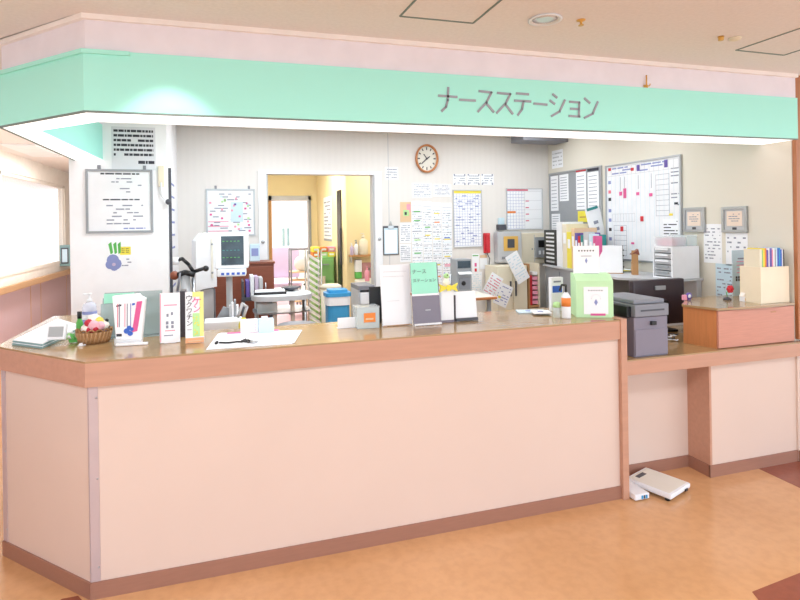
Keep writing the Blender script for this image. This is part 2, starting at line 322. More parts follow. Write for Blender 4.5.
# raised cabinet on the low counter
t = thing('counter_cabinet', 'reddish wooden raised cabinet on the low counter at right', 'cabinet', (0, 0, ZL))
cx0 = 2.84; cf = 2.56
m = MB(); m.prism([(cx0, cf), (2.785, 2.75), (3.05, 2.95), (X1-.02, 2.95), (X1-.02, cf)], 0, .232, 'wood_side'); m.build('body', t)
m = MB(); m.box(cx0+.003, X1-.02, cf-.014, cf-.001, .004, .226, 'wood_rose'); m.box(cx0+.42, cx0+.46, cf-.017, cf-.013, .195, .2, 'kraft'); m.build('front_board', t)
pts = [(cx0-.01, cf-.02)]+[(cx0+(X1-.02-cx0)*u, cf-.02-.02*math.sin(PI*u)) for u in (.2, .4, .6, .8)]+[(X1-.02, cf-.02), (X1-.02, 2.96), (3.045, 2.96), (2.775, 2.75)]
m = MB(); m.prism(pts, .232, .246, 'wood_top'); m.build('top', t)
ZK = ZL+.246
# ------------------------------------------------------------------ sign lettering on the fascia
KANA = [  # strokes in pixels of an 800x222 enlargement of x430-610, y80-130
 [[(38, 70), (118, 76)], [(80, 35), (78, 90), (70, 120), (52, 138)]],
 [[(132, 88), (200, 92)]],
 [[(218, 50), (272, 56), (250, 100), (213, 140)], [(250, 105), (282, 142)]],
 [[(300, 58), (356, 63), (335, 105), (296, 146)], [(335, 110), (366, 150)]],
 [[(384, 60), (436, 64)], [(376, 92), (446, 96)], [(414, 96), (408, 130), (390, 155)]],
 [[(462, 105), (518, 110)]],
 [[(545, 64), (562, 78)], [(533, 92), (552, 106)], [(540, 160), (575, 140), (598, 90)]],
 [[(620, 97), (662, 100), (660, 162)], [(624, 128), (660, 130)], [(618, 160), (664, 163)]],
 [[(686, 82), (708, 102)], [(686, 168), (722, 150), (744, 98)]]]
t = thing('wall_lettering', 'grey katakana lettering ナースステーション on the green fascia', 'lettering', (0, Y0, 0))
for g in KANA:
    m = MB()
    for st in g:
        pts = [onY(430+x*180/800, 80+y*50/222, Y0) for x, y in st]
        m.stroke([(p[0], p[2]) for p in pts], .0115, -.0005, 'sign_ink', .004)
    m.build('letter', t)
# ------------------------------------------------------------------ ceiling fittings
def ceil_obj(px, py): x, y, _ = onZ(px, py, ZC); return x, y
x, y = ceil_obj(545, 19)
t = thing('ceiling_downlight', 'round recessed downlight with chrome reflector in the beige ceiling', 'ceiling light', (x, y, ZC))
m = MB(); m.lathe([(.068, 0), (.075, -.006), (.062, -.008), (.055, 0)], 'white', c=(0, 0, 0)); m.build('rim', t)
m = MB(); m.lathe([(.055, -.001), (.03, -.004), (.012, -.002)], 'lens'); m.build('reflector', t)
x, y = ceil_obj(581, 20); m = MB(); m.lathe([(.02, 0), (.018, -.004), (.006, -.008), (.005, -.02), (.012, -.022), (.012, -.025)], 'gold', 14); one('sprinkler_head', m, 'small brass sprinkler head in the ceiling beside the downlight', 'sprinkler', (x, y, ZC))
x, y = ceil_obj(735, 38); m = MB(); m.lathe([(.03, 0), (.028, -.008), (.01, -.014)], 'cream', 16); m.lathe([(.015, 0), (.012, -.02)], 'gold', 12, c=(-.09, 0, 0)); one('smoke_detector', m, 'pale round detector on the ceiling near the right hatch', 'detector', (x, y, ZC))
def hatch(P, label):
    P = [Vector(onZ(a, b, ZC)) for a, b in P]; t = thing('ceiling_hatch', label, 'ceiling hatch', P[0])
    m = MB(); n = len(P)
    for a, b in zip(P, P[1:]):
        d = (b-a); q = Vector((-d.y, d.x, 0)).normalized()*.0045
        m.prism([((v-P[0]).x, (v-P[0]).y) for v in (a-q, b-q, b+q, a+q)], -.003, 0, 'trim_grey')
    m.build('frame', t)
hatch([(503, -2), (473, 23), (400, 16), (417, -2)], 'square metal framed access hatch in the ceiling above the lettering')
hatch([(812, 24), (736, 50), (784, 55), (812, 46)], 'metal framed access hatch at the right edge of the ceiling')
x, _, z = onY(645, 88, Y0+.012); m = MB(); m.cyl((0, -.012, 0), (0, -.012, .07), .004, m='gold'); m.box(-.012, .012, -.012, -.001, -.004, .016, 'gold', .002); m.tube([(0, -.012, .01), (.014, -.02, .008), (.018, -.02, .02)], .003, 'gold')
one('brass_hook', m, 'small brass hook on the pink band above the fascia', 'hook', (x, Y0+.012, z))
# ================================================================== PAPERS AND BOARDS
WN = [0]
def rnd_lines(m, w, h, rows, mcol, x0=.08, x1=.92, z0=.08, z1=.92, th=.35, y=-.0015, dens=.8, seed=0):
    R = random.Random(seed); st = (z1-z0)*h/rows
    for r in range(rows):
        z = z1*h-(r+.5)*st; x = x0*w
        while x < x1*w:
            L = R.uniform(.04, .16)*w
            if R.random() < dens: m.box(x-w/2, min(x+L, x1*w)-w/2, y-.0004, y, z-st*th/2, z+st*th/2, mcol)
            x += L+.015*w
def rnd_grid(m, w, h, cols, rows, mcol, x0=.03, x1=.97, z0=.03, z1=.97, lw=.0025, y=-.0015):
    for c in range(cols+1):
        x = (x0+(x1-x0)*c/cols)*w-w/2; m.box(x-lw/2, x+lw/2, y-.0004, y, z0*h, z1*h, mcol)
    for r in range(rows+1):
        z = (z0+(z1-z0)*r/rows)*h; m.box(x0*w-w/2, x1*w-w/2, y-.0005, y-.0001, z-lw/2, z+lw/2, mcol)
def sheet(name, label, cat, plane, box, draw=None, base='paper', rz=None, th=.0015, gap=.0006, group=None):
    """a sheet lying against a wall; local x to the right as one faces it"""
    kind, v = plane
    if kind == 'Y': cx, z, w, h = at(*box, v); loc = (cx, v-gap, z); r = 0
    elif kind == 'X': cy, z, w, h = atX(*box, v); loc = (v-gap, cy, z); r = -PI/2
    elif kind == 'X+': cy, z, w, h = atX(*box, v); w = abs(w); loc = (v+gap, cy, z); r = PI/2
    m = MB(); m.box(-w/2, w/2, -th, 0, 0, h, base)
    if draw: draw(m, w, h, -th)
    return one(name, m, label, cat, loc, r, group)
BK = ('Y', YB); RW = ('X', X1)
# --- back wall
def f_wb(m, w, h, y):
    rnd_lines(m, w, h, 14, 'ink_grey', y=y-.001, dens=.25, seed=3); R = random.Random(5)
    for k in range(26):
        a, b = R.uniform(.05, .88)*w-w/2, R.uniform(.08, .85)*h; m.box(a, a+.02, y-.002, y, b, b+.018, R.choice(['pink', 'magenta', 'pink', 'green_pale', 'blue_pale', 'purple']))
    for k in range(3): m.box(-.46*w, -.05*w, y-.0015, y, h*(.1+.1*k), h*(.1+.1*k)+.008, 'pink')
    m.box(.0, .25*w, y-.0018, y, .3*h, .72*h, 'blue_pale')
def board(name, label, cat, plane, box, draw, base='white', fr='alu', fw=.014, gap=.001, hooks=False):
    kind, v = plane
    if kind == 'Y': cx, z, w, h = at(*box, v); loc = (cx, v-gap, z); r = 0
    else: cy, z, w, h = atX(*box, v); loc = (v-gap, cy, z); r = -PI/2
    t = thing(name, label, cat, loc, r)
    m = MB(); m.box(-w/2+fw/2, w/2-fw/2, -.008, 0, fw/2, h-fw/2, base)
    draw(m, w, h, -.008); m.build('panel', t)
    m = MB()
    m.box(-w/2, w/2, -.016, 0, 0, fw, fr); m.box(-w/2, w/2, -.016, 0, h-fw, h, fr); m.box(-w/2, -w/2+fw, -.016, 0, fw, h-fw, fr); m.box(w/2-fw, w/2, -.016, 0, fw, h-fw, fr); m.build('frame', t)
    if hooks:
        for s in (-.3, .38):
            m = MB(); m.box(s*w-.01, s*w+.01, -.012, 0, h, h+.03, 'grey_mid'); m.build('hook', t)
    return t
board('whiteboard', 'small whiteboard with coloured notes on the wall above the patient monitor', 'whiteboard', BK, (206, 255, 189, 236), f_wb, hooks=True)
# round clock
x, z, w, h = at(415, 437.5, 144.5, 173, YB); rr = h/2
t = thing('wall_clock', 'upright wall clock with wooden rim on the back wall', 'clock', (x, YB-.001, z+rr)); SX = Matrix.Diagonal((w/h, 1, 1, 1))
m = MB(); Rx = Matrix.Rotation(PI/2, 4, 'X')
m.lathe([(rr*.86, 0), (rr, 0), (rr, .03), (rr*.93, .036), (rr*.87, .03), (rr*.86, .004)], 'wood_side', 36); bmesh.ops.transform(m.bm, matrix=SX @ Rx, verts=m.bm.verts); m.build('rim', t)
m = MB(); m.lathe([(rr*.88, .001), (rr*.88, .01)], 'offwhite', 36); bmesh.ops.transform(m.bm, matrix=Rx, verts=m.bm.verts)
for i in range(12):
    a = i*PI/6; q = .025 if i % 3 else .03; px_, pz_ = rr*.7*math.sin(a), rr*.7*math.cos(a); m.rbox((px_, -.0115, pz_), (.012, .002, q), Matrix.Rotation(a, 3, 'Y'), 'ink')
bmesh.ops.transform(m.bm, matrix=SX, verts=m.bm.verts); m.build('dial', t)
m = MB()
for a, L in ((math.radians(232), .6), (math.radians(318), .42)): m.rbox((rr*L/2*math.sin(a), -.016, rr*L/2*math.cos(a)), (.01, .002, rr*L), Matrix.Rotation(a, 3, 'Y'), 'ink')
a = math.radians(60); m.rbox((rr*.15*math.sin(a), -.018, rr*.15*math.cos(a)), (.01, .002, rr*.3), Matrix.Rotation(a, 3, 'Y'), 'ink')
m.cyl((0, -.02, 0), (0, -.01, 0), .01, m='ink'); bmesh.ops.transform(m.bm, matrix=SX, verts=m.bm.verts); m.build('hands', t)
L1 = lambda rows, col='ink_grey', dens=.8, seed=0: (lambda m, w, h, y: rnd_lines(m, w, h, rows, col, y=y, dens=dens, seed=seed))
def s_(i): return L1(8, 'ink_grey', .8, i)
sheet('notice_paper', 'small white notice just right of the doorway top', 'notice', BK, (385, 398, 167, 180), L1(4, seed=1))
for i, (a, b) in enumerate(((453, 466), (467, 480), (481, 493.5))):
    def dd(m, w, h, y, i=i): rnd_lines(m, w, h, 4, 'ink_grey', y=y, seed=i); [m.box(sx*w*.4-.008, sx*w*.4+.008, y-.001, y, zz*h-.008, zz*h+.008, 'ink_grey') for sx in (-1, 1) for zz in (.08, .92)]
    sheet('notice_paper', ['leftmost', 'middle', 'rightmost'][i]+' of three small notices taped in a row above the blue gridded calendar', 'notice', BK, (a, b, 174, 185), dd)
sheet('notice_paper', 'pale grey printed list beneath the clock at left', 'notice', BK, (412, 432, 183, 198), s_(3)); sheet('notice_paper', 'pale grey printed list beneath the clock at right', 'notice', BK, (433, 451, 184, 196.5), s_(4))
def f_col(i):
    def f(m, w, h, y):
        rnd_lines(m, w, h, 30, 'ink_grey', y=y, dens=.4, seed=20+i, th=.25, x0=.06, x1=.94); R = random.Random(i)
        for k in range(26):
            z = h*(.02+.96*k/26); m.box(-w*.46, w*.46, y-.0006, y, z, z+.003, 'ink_grey' if k % 2 else 'blue_pale')
        for k in range(5):
            z = R.uniform(.05, .9)*h; m.box(-w*.3, w*.3, y-.001, y, z, z+.012, R.choice([['green_pale', 'green'], ['yellow', 'green'], ['yellow', 'orange'], ['blue', 'pink', 'magenta', 'yellow']][i]))
    return f
cols = [(412, 422.7), (423.3, 432.2), (432.8, 441.7), (442.3, 452)]
for i, (a, b) in enumerate(cols):
    sheet('duty_list', ['first', 'second', 'third', 'fourth'][i]+' from the left of four long printed strips hanging under the clock', 'list', BK, (a, b, 201+i*.6, 288), f_col(i))
def f_pic(m, w, h, y): m.box(-w/2, w/2, y-.0005, y, .0, h, 'skin_tan'); m.box(-w*.2, w*.3, y-.002, y, h*.3, h*.6, 'green_pale'); m.box(w*.1, w*.45, y-.001, y, h*.5, h*.9, 'pink'); m.box(-w*.1, w*.1, y-.003, y, .35*h, .5*h, 'ink')
sheet('picture_card', 'orange and green illustrated card left of the hanging printed strips', 'card', BK, (400, 411, 202, 222), f_pic)
sheet('notice_paper', 'white note under the illustrated card beside the hanging clipboard', 'notice', BK, (400, 411, 223, 243), s_(6)); sheet('notice_paper', 'lowest white note between the hanging clipboard and the printed strips', 'notice', BK, (400, 411, 244, 262), s_(7))
def f_cal(m, w, h, y): rnd_grid(m, w, h, 10, 18, 'ink_blue', z1=.93, y=y); m.box(-w*.48, w*.48, y-.001, y, h*.94, h*.985, 'yellow'); rnd_lines(m, w, h, 18, 'ink_blue', y=y, dens=.22, seed=9)
board('wall_calendar', 'blue gridded planner with yellow heading on the back wall', 'calendar', BK, (453, 481.5, 190, 247), f_cal, base='paper', fr='grey_light', fw=.006)
def f_cal2(m, w, h, y):
    rnd_grid(m, w, h, 6, 12, 'ink_blue', x1=.5, z1=.93, y=y); rnd_grid(m, w, h, 1, 4, 'grey_light', x0=.5, z1=.93, y=y); m.box(-w*.48, w*.1, y-.001, y, h*.94, h*.98, 'ink_red')
    m.box(-w*.48, -w*.25, y-.001, y, h*.4, h*.45, 'orange'); [m.box(.03*w, .12*w, y-.001, y, h*q, h*q+.012, 'ink_red') for q in (.2, .36, .52, .68)]
board('wall_calendar', 'planner with pink heading on the back wall near the right corner', 'calendar', BK, (506, 542, 188.5, 229.5), f_cal2, base='paper', fr='grey_light', fw=.006)
# clipboard hanging
x, z, w, h = at(383, 398.5, 226, 255, YB)
t = thing('clipboard', 'dark framed clipboard with white sheet hanging beside the doorway', 'clipboard', (x, YB-.001, z))
m = MB(); m.box(-w/2, w/2, -.005, 0, 0, h, 'grey_dark'); m.build('board', t)
m = MB(); m.box(-w/2+.01, w/2-.01, -.007, -.0052, .01, h-.02, 'blue_pale'); m.box(-w/2+.02, w/2-.02, -.0075, -.007, .02, h-.04, 'paper'); m.build('sheet', t)
m = MB(); m.box(-.03, .03, -.016, -.0055, h-.03, h+.005, 'steel', .003); m.tube([(-.012, -.01, h), (0, -.01, h+.05), (.012, -.01, h)], .003); m.build('clip', t)
# wall telephone (red)
x, z, w, h = at(483, 489, 233, 253, YB)
t = thing('red_handset', 'red emergency handset on the wall between planner and control box', 'handset', (x, YB-.001, z))
m = MB(); m.box(-w/2, w/2, -.03, 0, 0, h, 'red', .008); m.build('cradle', t)
m = MB(); m.box(-w*.3, w*.3, -.06, -.031, .01, h-.01, 'red', .012); m.build('receiver', t)
m = MB(); m.tube([(0, -.02, -.001), (.03, -.02, -.06), (.02, -.02, -.14), (.04, -.02, -.2)], .004, 'black'); m.build('cord', t)
# control box
x, z, w, h = at(493.5, 517, 231.5, 262, YB)
t = thing('control_box', 'grey wall control box with orange framed screen', 'control box', (x, YB-.001, z))
m = MB(); m.box(-w/2, w/2, -.10, 0, 0, h, 'grey_light', .012); m.build('housing', t)
m = MB(); m.box(-w*.27, w*.33, -.108, -.1005, h*.38, h*.85, 'amber', .003); m.build('bezel', t)
m = MB(); m.box(-w*.12, w*.17, -.112, -.1085, h*.48, h*.76, 'grey_dark'); m.build('screen', t)
m = MB(); m.box(-w*.35, w*.35, -.104, -.1005, h*.12, h*.2, 'grey_mid'); m.build('label_strip', t)
x, z, w, h = at(496, 504, 218, 230, YB); m = MB(); m.box(-w/2, w/2, -.05, 0, 0, h*.45, 'grey_dark', .004); m.box(-w*.3, w*.4, -.03, -.005, h*.46, h, 'blue_pale', .003); one('wall_phone', m, 'small dark wall device with pale holder above the control box', 'wall device', (x, YB-.001, z))
x, z, w, h = at(532, 543, 237, 257, YB)
t = thing('intercom_panel', 'grey intercom panel with black screen beside the folder rack', 'intercom', (x, YB-.051, z))
m = MB(); m.box(-w/2, w/2, -.03, .0, 0, h, 'grey', .003); m.build('plate', t); m = MB(); m.box(-w*.3, w*.3, -.035, -.0305, h*.5, h*.85, 'black', .002); m.build('screen', t)
for s in (-.18, .18): m = MB(); m.box(w*s-.014, w*s+.014, -.036, -.0305, h*.15, h*.34, 'white', .003); m.build('switch', t)
x, z, w, h = at(517, 547, 233, 263, YB)
m = MB(); m.box(-w/2, w/2, -.05, 0, 0, h, 'cream', .004); m.box(-w*.02, 0, -.052, -.05, .02, h-.02, 'grey_light'); [m.box(-w*.1+q, -w*.1+.012+q, -.056, -.0505, h*.45, h*.5, 'grey') for q in (0, .03)]
one('distribution_board', m, 'cream wall panel box behind the intercom panel', 'panel box', (x, YB-.001, z))
def tilted(name, label, cat, box, deg, draw, yoff, base='paper'):
    x, z, w, h = at(*box, YB-yoff); m = MB(); m.box(-w/2, w/2, -.003, 0, -h/2, h/2, base)
    if draw: 
        q = MB(); draw(q, w, h, -.003); bmesh.ops.translate(q.bm, vec=(0, 0, -h/2), verts=q.bm.verts)
        for f in q.bm.faces: pass
        for s in q.slots: m.mi(s)
        mp = {}
        for v in q.bm.verts: mp[v] = m.bm.verts.new(v.co)
        for f in q.bm.faces: g = m.bm.faces.new([mp[v] for v in f.verts]); g.material_index = m.mi(q.slots[f.material_index])
        q.bm.free()
    bmesh.ops.rotate(m.bm, cent=(0, 0, 0), matrix=Matrix.Rotation(math.radians(deg), 3, 'Y'), verts=m.bm.verts)
    return one(name, m, label, cat, (x, YB-yoff, z+h/2))
# cream storage unit below the panels, sheets hanging on it
x, _, w, _ = at(497, 527, 262, 300, 4.95); zt = onY(512, 266, 4.95)[2]
t = thing('storage_cabinet', 'cream low cabinet beneath the wall control boxes', 'cabinet', (x, 4.95, 0))
m = MB(); m.box(-w/2, w/2, 0, .26, 0, zt, 'cream', .005); m.build('body', t)
for s in (-1, 1):
    m = MB(); m.box(min(0, s*w/2)+.008, max(0, s*w/2)-.008, -.015, -.001, .05, zt-.02, 'cream', .003); d_ = m.build('door', t); q = MB(); q.box(s*.03-.006, s*.03+.006, -.03, -.016, zt*.72, zt*.86, 'grey_dark'); q.build('handle', d_)
tilted('clipped_sheet', 'tilted white sheet hanging in front of the cream cabinet', 'sheet', (511, 524, 252, 283), -28, L1(9, 'blue_pale', .5, 4), .40)
tilted('clipped_sheet', 'white sheet with red print fanned out above the table edge', 'sheet', (486, 499, 274, 297), 32, L1(7, 'ink_red', .9, 5), .50)
tilted('clipped_sheet', 'tilted white chart sheet with yellow mark low by the cabinet', 'sheet', (496, 510, 284, 306), 25, lambda m, w, h, y: (rnd_lines(m, w, h, 7, 'ink_blue', y=y, dens=.5, seed=8), m.box(-w*.3, -w*.1, y-.001, y, h*.3, h*.4, 'yellow')), .60)
sheet('notice_paper', 'white note with green heading below the blue gridded planner', 'notice', BK, (472, 479, 254, 272), lambda m, w, h, y: (m.box(-w*.4, w*.4, y-.001, y, h*.88, h*.94, 'green'), m.box(-w*.15, w*.15, y-.001, y, h*.3, h*.5, 'magenta'), m.box(-w*.15, w*.15, y-.001, y, h*.02, h*.2, 'red')))
sheet('notice_paper', 'white note with orange heading beside the green headed note', 'notice', BK, (480, 487, 255, 269), lambda m, w, h, y: m.box(-w*.5, w*.5, y-.001, y, h*.8, h, 'skin_tan'))
sheet('notice_paper', 'white printed page low on the wall behind the table', 'notice', BK, (470, 482, 272, 292), L1(8, 'blue_pale', .7, 31))
# --- right wall
def f_grey(m, w, h, y):
    for a, b, c, d in ((.03, .19, .5, .96), (.22, .4, .62, .96), (.55, .73, .5, .96), (.76, .95, .5, .94), (.04, .22, .15, .46), (.28, .5, .1, .3)):
        m.box(a*w-w/2, b*w-w/2, y-.002, y, c*h, d*h, 'paper')
        for k in range(9): zz = c*h+(d-c)*h*(.08+.1*k); m.box((a+.02)*w-w/2, (b-.03)*w-w/2, y-.003, y-.002, zz, zz+.006, 'ink_grey')
    m.box(.55*w-w/2, .73*w-w/2, y-.0025, y, .965*h, .99*h, 'red'); m.box(.76*w-w/2, .95*w-w/2, y-.0025, y, .95*h, .99*h, 'ink')
board('notice_board', 'grey notice board pinned with papers in the right back corner', 'notice board', RW, (550.5, 603, 169.5, 250), f_grey, base='grey')
def f_big(m, w, h, y):
    rnd_grid(m, w, h, 16, 1, 'grey_light', z0=.88, z1=.97, y=y); R = random.Random(2)
    for k in range(17): xx = (.03+.94*k/16)*w-w/2; m.box(xx, xx+.0015, y-.001, y, .1*h, .88*h, 'blue_pale')
    rnd_lines(m, w, h, 3, 'ink_blue', x0=.1, z0=.89, z1=.97, y=y-.001, dens=.5, seed=4, th=.5)
    for z, c in ((.8, 'ink_blue'), (.7, 'ink_red'), (.62, 'ink'), (.5, 'ink_blue'), (.4, 'ink_blue'), (.3, 'ink'), (.2, 'ink_blue')): m.box(-.46*w, -.42*w, y-.001, y, z*h, z*h+.03, c)
    for a, z0, z1, c in ((.21, .67, .71, 'magenta'), (.27, .64, .74, 'magenta'), (.45, .66, .69, 'magenta'), (.62, .64, .67, 'magenta'), (.5, .4, .45, 'red'), (.22, .3, .35, 'red'), (.37, .17, .19, 'magenta'), (.92, .55, .57, 'ink'), (.86, .45, .47, 'yellow'), (.05, .94, .97, 'red'), (.38, .91, .94, 'red'), (.46, .9, .96, 'purple'), (.81, .9, .97, 'purple')):
        m.box(a*w-w/2, (a+.035)*w-w/2, y-.006, y, z0*h, z1*h, c)
    for a in (.21, .27, .46, .63): m.box(a*w-w/2+.01, a*w-w/2+.014, y-.001, y, .72*h, .86*h, 'ink_grey')
    rnd_grid(m, w, h, 1, 8, 'ink_grey', x0=.7, x1=.86, z0=.45, z1=.84, y=y-.001); rnd_grid(m, w, h, 1, 6, 'ink_grey', x0=.12, x1=.3, z0=.05, z1=.36, y=y-.001); rnd_grid(m, w, h, 8, 1, 'grey_light', x0=.1, x1=.42, z0=.4, z1=.48, y=y-.001)
    for k in range(12): z = .5+.4*k/12; rnd_lines(m, w, h, 1, 'ink_grey', x0=.88, x1=.97, z0=z, z1=z+.03, y=y, dens=.6, seed=k)
    m.box(.28*w, .46*w, y-.003, y-.001, .22*h, .42*h, 'paper'); rnd_lines(m, w, h, 6, 'ink', x0=.79, x1=.95, z0=.24, z1=.41, y=y-.003, seed=6)
board('whiteboard', 'large magnetic planning whiteboard with red markers on the right wall', 'whiteboard', RW, (607, 683, 160, 262), f_big)
def f_fr(m, w, h, y): m.box(-w*.3, w*.3, y-.003, y, h*.25, h*.82, 'notice_peach'); rnd_lines(m, w, h, 4, 'ink_grey', x0=.28, x1=.72, z0=.4, z1=.75, y=y-.003, dens=.7, seed=2); m.box(-w*.08, w*.08, y-.003, y, h*.1, h*.2, 'grey_dark')
for lab, bx in (('small metal framed notice box just right of the large whiteboard', (684.5, 706, 207.5, 232)), ('metal framed notice box alone on the right wall nearest the fascia end', (723, 748.5, 206.5, 232.5))):
    board('framed_notice', lab, 'framed notice', RW, bx, f_fr, base='grey_light', fr='steel', fw=.02)
for i, (lab, bx, r) in enumerate((('tall white printed sheet below the gap between the two metal framed boxes', (704, 722, 224, 263), 10), ('white sheet taped directly under the right metal framed box', (726, 748, 233, 266), 6), ('pale sheet lowest on the right wall by the cabinet end', (716, 735, 264, 300), 8))):
    sheet('notice_paper', lab, 'notice', RW, bx, L1(r, 'ink_grey', .5, 40+i), base='paper' if i < 2 else 'blue_pale')
sheet('notice_paper', 'small paper on the right wall high in the corner over the grey board', 'notice', RW, (552, 563, 150, 168), L1(4, 'grey_light', .8, 60))
# --- pillar front
PF = ('Y', 4.33)
sheet('wall_notice', 'grey notice with rows of black print high on the white pillar', 'notice', PF, (111.5, 155.5, 127, 170), lambda m, w, h, y: (rnd_lines(m, w, h, 6, 'ink', x0=.05, x1=.95, z0=.3, z1=.96, y=y, dens=.96, seed=12, th=.5), rnd_lines(m, w, h, 1, 'ink', x0=.6, x1=.98, z0=.12, z1=.24, y=y, dens=1, seed=2, th=.6)), base='notice_grey')
def f_pil(m, w, h, y):
    rnd_lines(m, w, h, 1, 'ink', x0=.22, x1=.8, z0=.9, z1=.96, y=y, dens=.9, seed=1, th=.4); rnd_lines(m, w, h, 1, 'ink', x0=.25, x1=.8, z0=.5, z1=.55, y=y, dens=.9, seed=11, th=.4)
    rnd_lines(m, w, h, 5, 'ink_grey', x0=.3, x1=.85, z0=.62, z1=.88, y=y, dens=.35, seed=8); rnd_lines(m, w, h, 6, 'ink_grey', x0=.3, x1=.85, z0=.12, z1=.46, y=y, dens=.4, seed=9); rnd_lines(m, w, h, 1, 'ink_blue', x0=.55, x1=.88, z0=.04, z1=.1, y=y, dens=.9, seed=3)
board('information_board', 'silver framed visiting information board on the white pillar', 'information board', PF, (86, 153, 169.5, 233), f_pil, base='white', fr='grey', fw=.016, hooks=True)
x, z, w, h = at(106, 137, 241, 270, 4.33)
m = MB(); m.box(-w/2, w/2, -.001, 0, 0, h, 'paper'); m.box(-w*.05, w*.3, -.0015, -.001, h*.52, h*.8, 'yellow')
for a, b, r in ((-.28, .35, .2), (-.2, .22, .2), (-.36, .2, .16), (-.24, .12, .14)):
    m.xz([(a*w+r*w*math.cos(q*PI/6), b*h+r*h*math.sin(q*PI/6)) for q in range(12)], -.002-r*.002-a*.001, -.001, 'ink_blue')
m.xz([(-.25*w+.06*w*math.cos(q*PI/4), .2*h+.06*h*math.sin(q*PI/4)) for q in range(8)], -.0042, -.001, 'lavender')
for q in (-.35, -.22, -.1): m.xz([(q*w, .55*h), (q*w+.08*w, .6*h), (q*w*1.2+.1*w, .98*h), (q*w*1.2, .9*h)], -.002, -.001, 'green')
for a in (0, .14): rnd_lines(m, w, h, 3, 'ink', x0=.5+a, x1=.6+a, z0=.58, z1=.76, y=-.002, dens=1, seed=4)
rnd_lines(m, w, h, 3, 'ink_grey', x0=.5, x1=.85, z0=.1, z1=.42, y=-.001, dens=.6, seed=6)
one('flower_sticker', m, 'blue pansy sticker with yellow caption on the pillar below the board', 'sticker', (x, 4.329, z))
x, z, w, h = at(153, 170, 166, 208, 4.33)
t = thing('wall_dispenser', 'small white wall fitting with black knob at the pillar edge', 'wall fitting', (x, 4.329, z))
m = MB(); m.box(-.02, .02, -.02, 0, h*.5, h, 'cream', .004); m.build('holder', t); m = MB(); m.tube([(0, -.022, h*.6), (.0, -.025, h*.3), (.04, -.03, h*.15)], .006, 'white'); m.sph((.05, -.03, h*.14), .022, 'grey_dark'); m.build('arm', t)
# long panel on pillar side
cy, z, w, h = atX(170, 176.5, 150, 330, -.402)
m = MB(); m.box(-.2, .16, -.012, 0, 0, .98, 'paper'); m.box(-.21, -.2, -.02, 0, 0, .98, 'grey_dark')
for k in range(9): m.box(-.15, .12, -.014, -.0121, .06+k*.1, .075+k*.1, 'ink_blue')
one('schedule_panel', m, 'long narrow schedule panel seen edge-on along the pillar side', 'panel', (-.401, 4.62, 1.02), PI/2)
# corridor bits
cy, z, w, h = atX(61, 70, 255, 271, XW)
t = thing('wall_cabinet', 'small blue-grey framed box over the corridor handrail', 'box', (XW+.001, onX(62, 262, XW)[1], .98))
m = MB(); m.box(.0, .14, -.12, .12, 0, .32, 'slate_teal', .006); m.build('case', t); m = MB(); m.box(.02, .12, -.128, -.121, .04, .28, 'grey_dark'); m.box(.035, .105, -.132, -.1285, .06, .26, 'blue_pale'); m.build('label_plate', t)
x, y, _ = onZ(34, 150, ZC); m = MB(); m.box(-.16, .16, -.5, .5, -.02, 0, 'white', .004); o = one('ceiling_panel_light', m, 'white rectangular ceiling light over the left corridor', 'ceiling light', (x, y, ZC-.0005))
# ================================================================== ITEMS ON THE COUNTER
def text_mesh(body, size, m, th=.001):
    cu = bpy.data.curves.new('lettering', 'FONT'); cu.body = body; cu.size = size; cu.extrude = th/2; cu.align_x = 'CENTER'; cu.resolution_u = 2; cu.space_line = .95
    o = bpy.data.objects.new('lettering', cu); COL.objects.link(o); dg = bpy.context.evaluated_depsgraph_get(); me = bpy.data.meshes.new_from_object(o.evaluated_get(dg))
    COL.objects.unlink(o); bpy.data.objects.remove(o); me.transform(Matrix.Rotation(PI/2, 4, 'X')); me.materials.clear(); me.materials.append(MATS[m]); return me
def lettering(body, size, m, parent, loc, tilt=0, rz=0):
    o = bpy.data.objects.new('lettering', text_mesh(body, size, m)); COL.objects.link(o); o.parent = parent; o.location = loc; o.rotation_euler = (tilt, 0, rz); return o
E1 = ZT+.0006
# document tray stack
A, Bp, Cq, Dq = [onZ(a, b, ZT) for a, b in ((12, 345), (42, 349), (84, 330), (58, 322))]
bx, by = (A[0]+Bp[0]+Cq[0]+Dq[0])/4, (A[1]+Bp[1]+Cq[1]+Dq[1])/4
m = MB(); P = [(q[0]-bx, q[1]-by) for q in (A, Bp, Cq, Dq)]
for k, (c, a, b) in enumerate((('slate_teal', 0, .008), ('paper', .0085, .011), ('slate_teal', .0115, .019), ('paper', .0195, .023))): m.prism([(x*(1-.01*k), y*(1-.01*k)) for x, y in P], a, b, c)
one('file_stack', m, 'stack of flat files with slate blue edges at the counter corner', 'files', (bx, by, E1))
# desk clock
x, y, w, h = spot(46, 64, 325, 341, ZT+.023)
t = thing('desk_clock', 'small white digital clock leaning on the flat file stack', 'clock', (x, y, ZT+.0245), math.radians(-14))
R = Matrix.Rotation(math.radians(-16), 3, 'X'); m = MB(); m.rbox((0, .02, h/2), (w, .02, h), R, 'white', .005); m.box(-w*.3, w*.3, .02, .05, 0, .006, 'white'); m.build('body', t)
m = MB(); m.rbox((0, .0085, h/2+.003), (w*.78, .004, h*.62), R, 'lcd', .001); m.build('display', t)
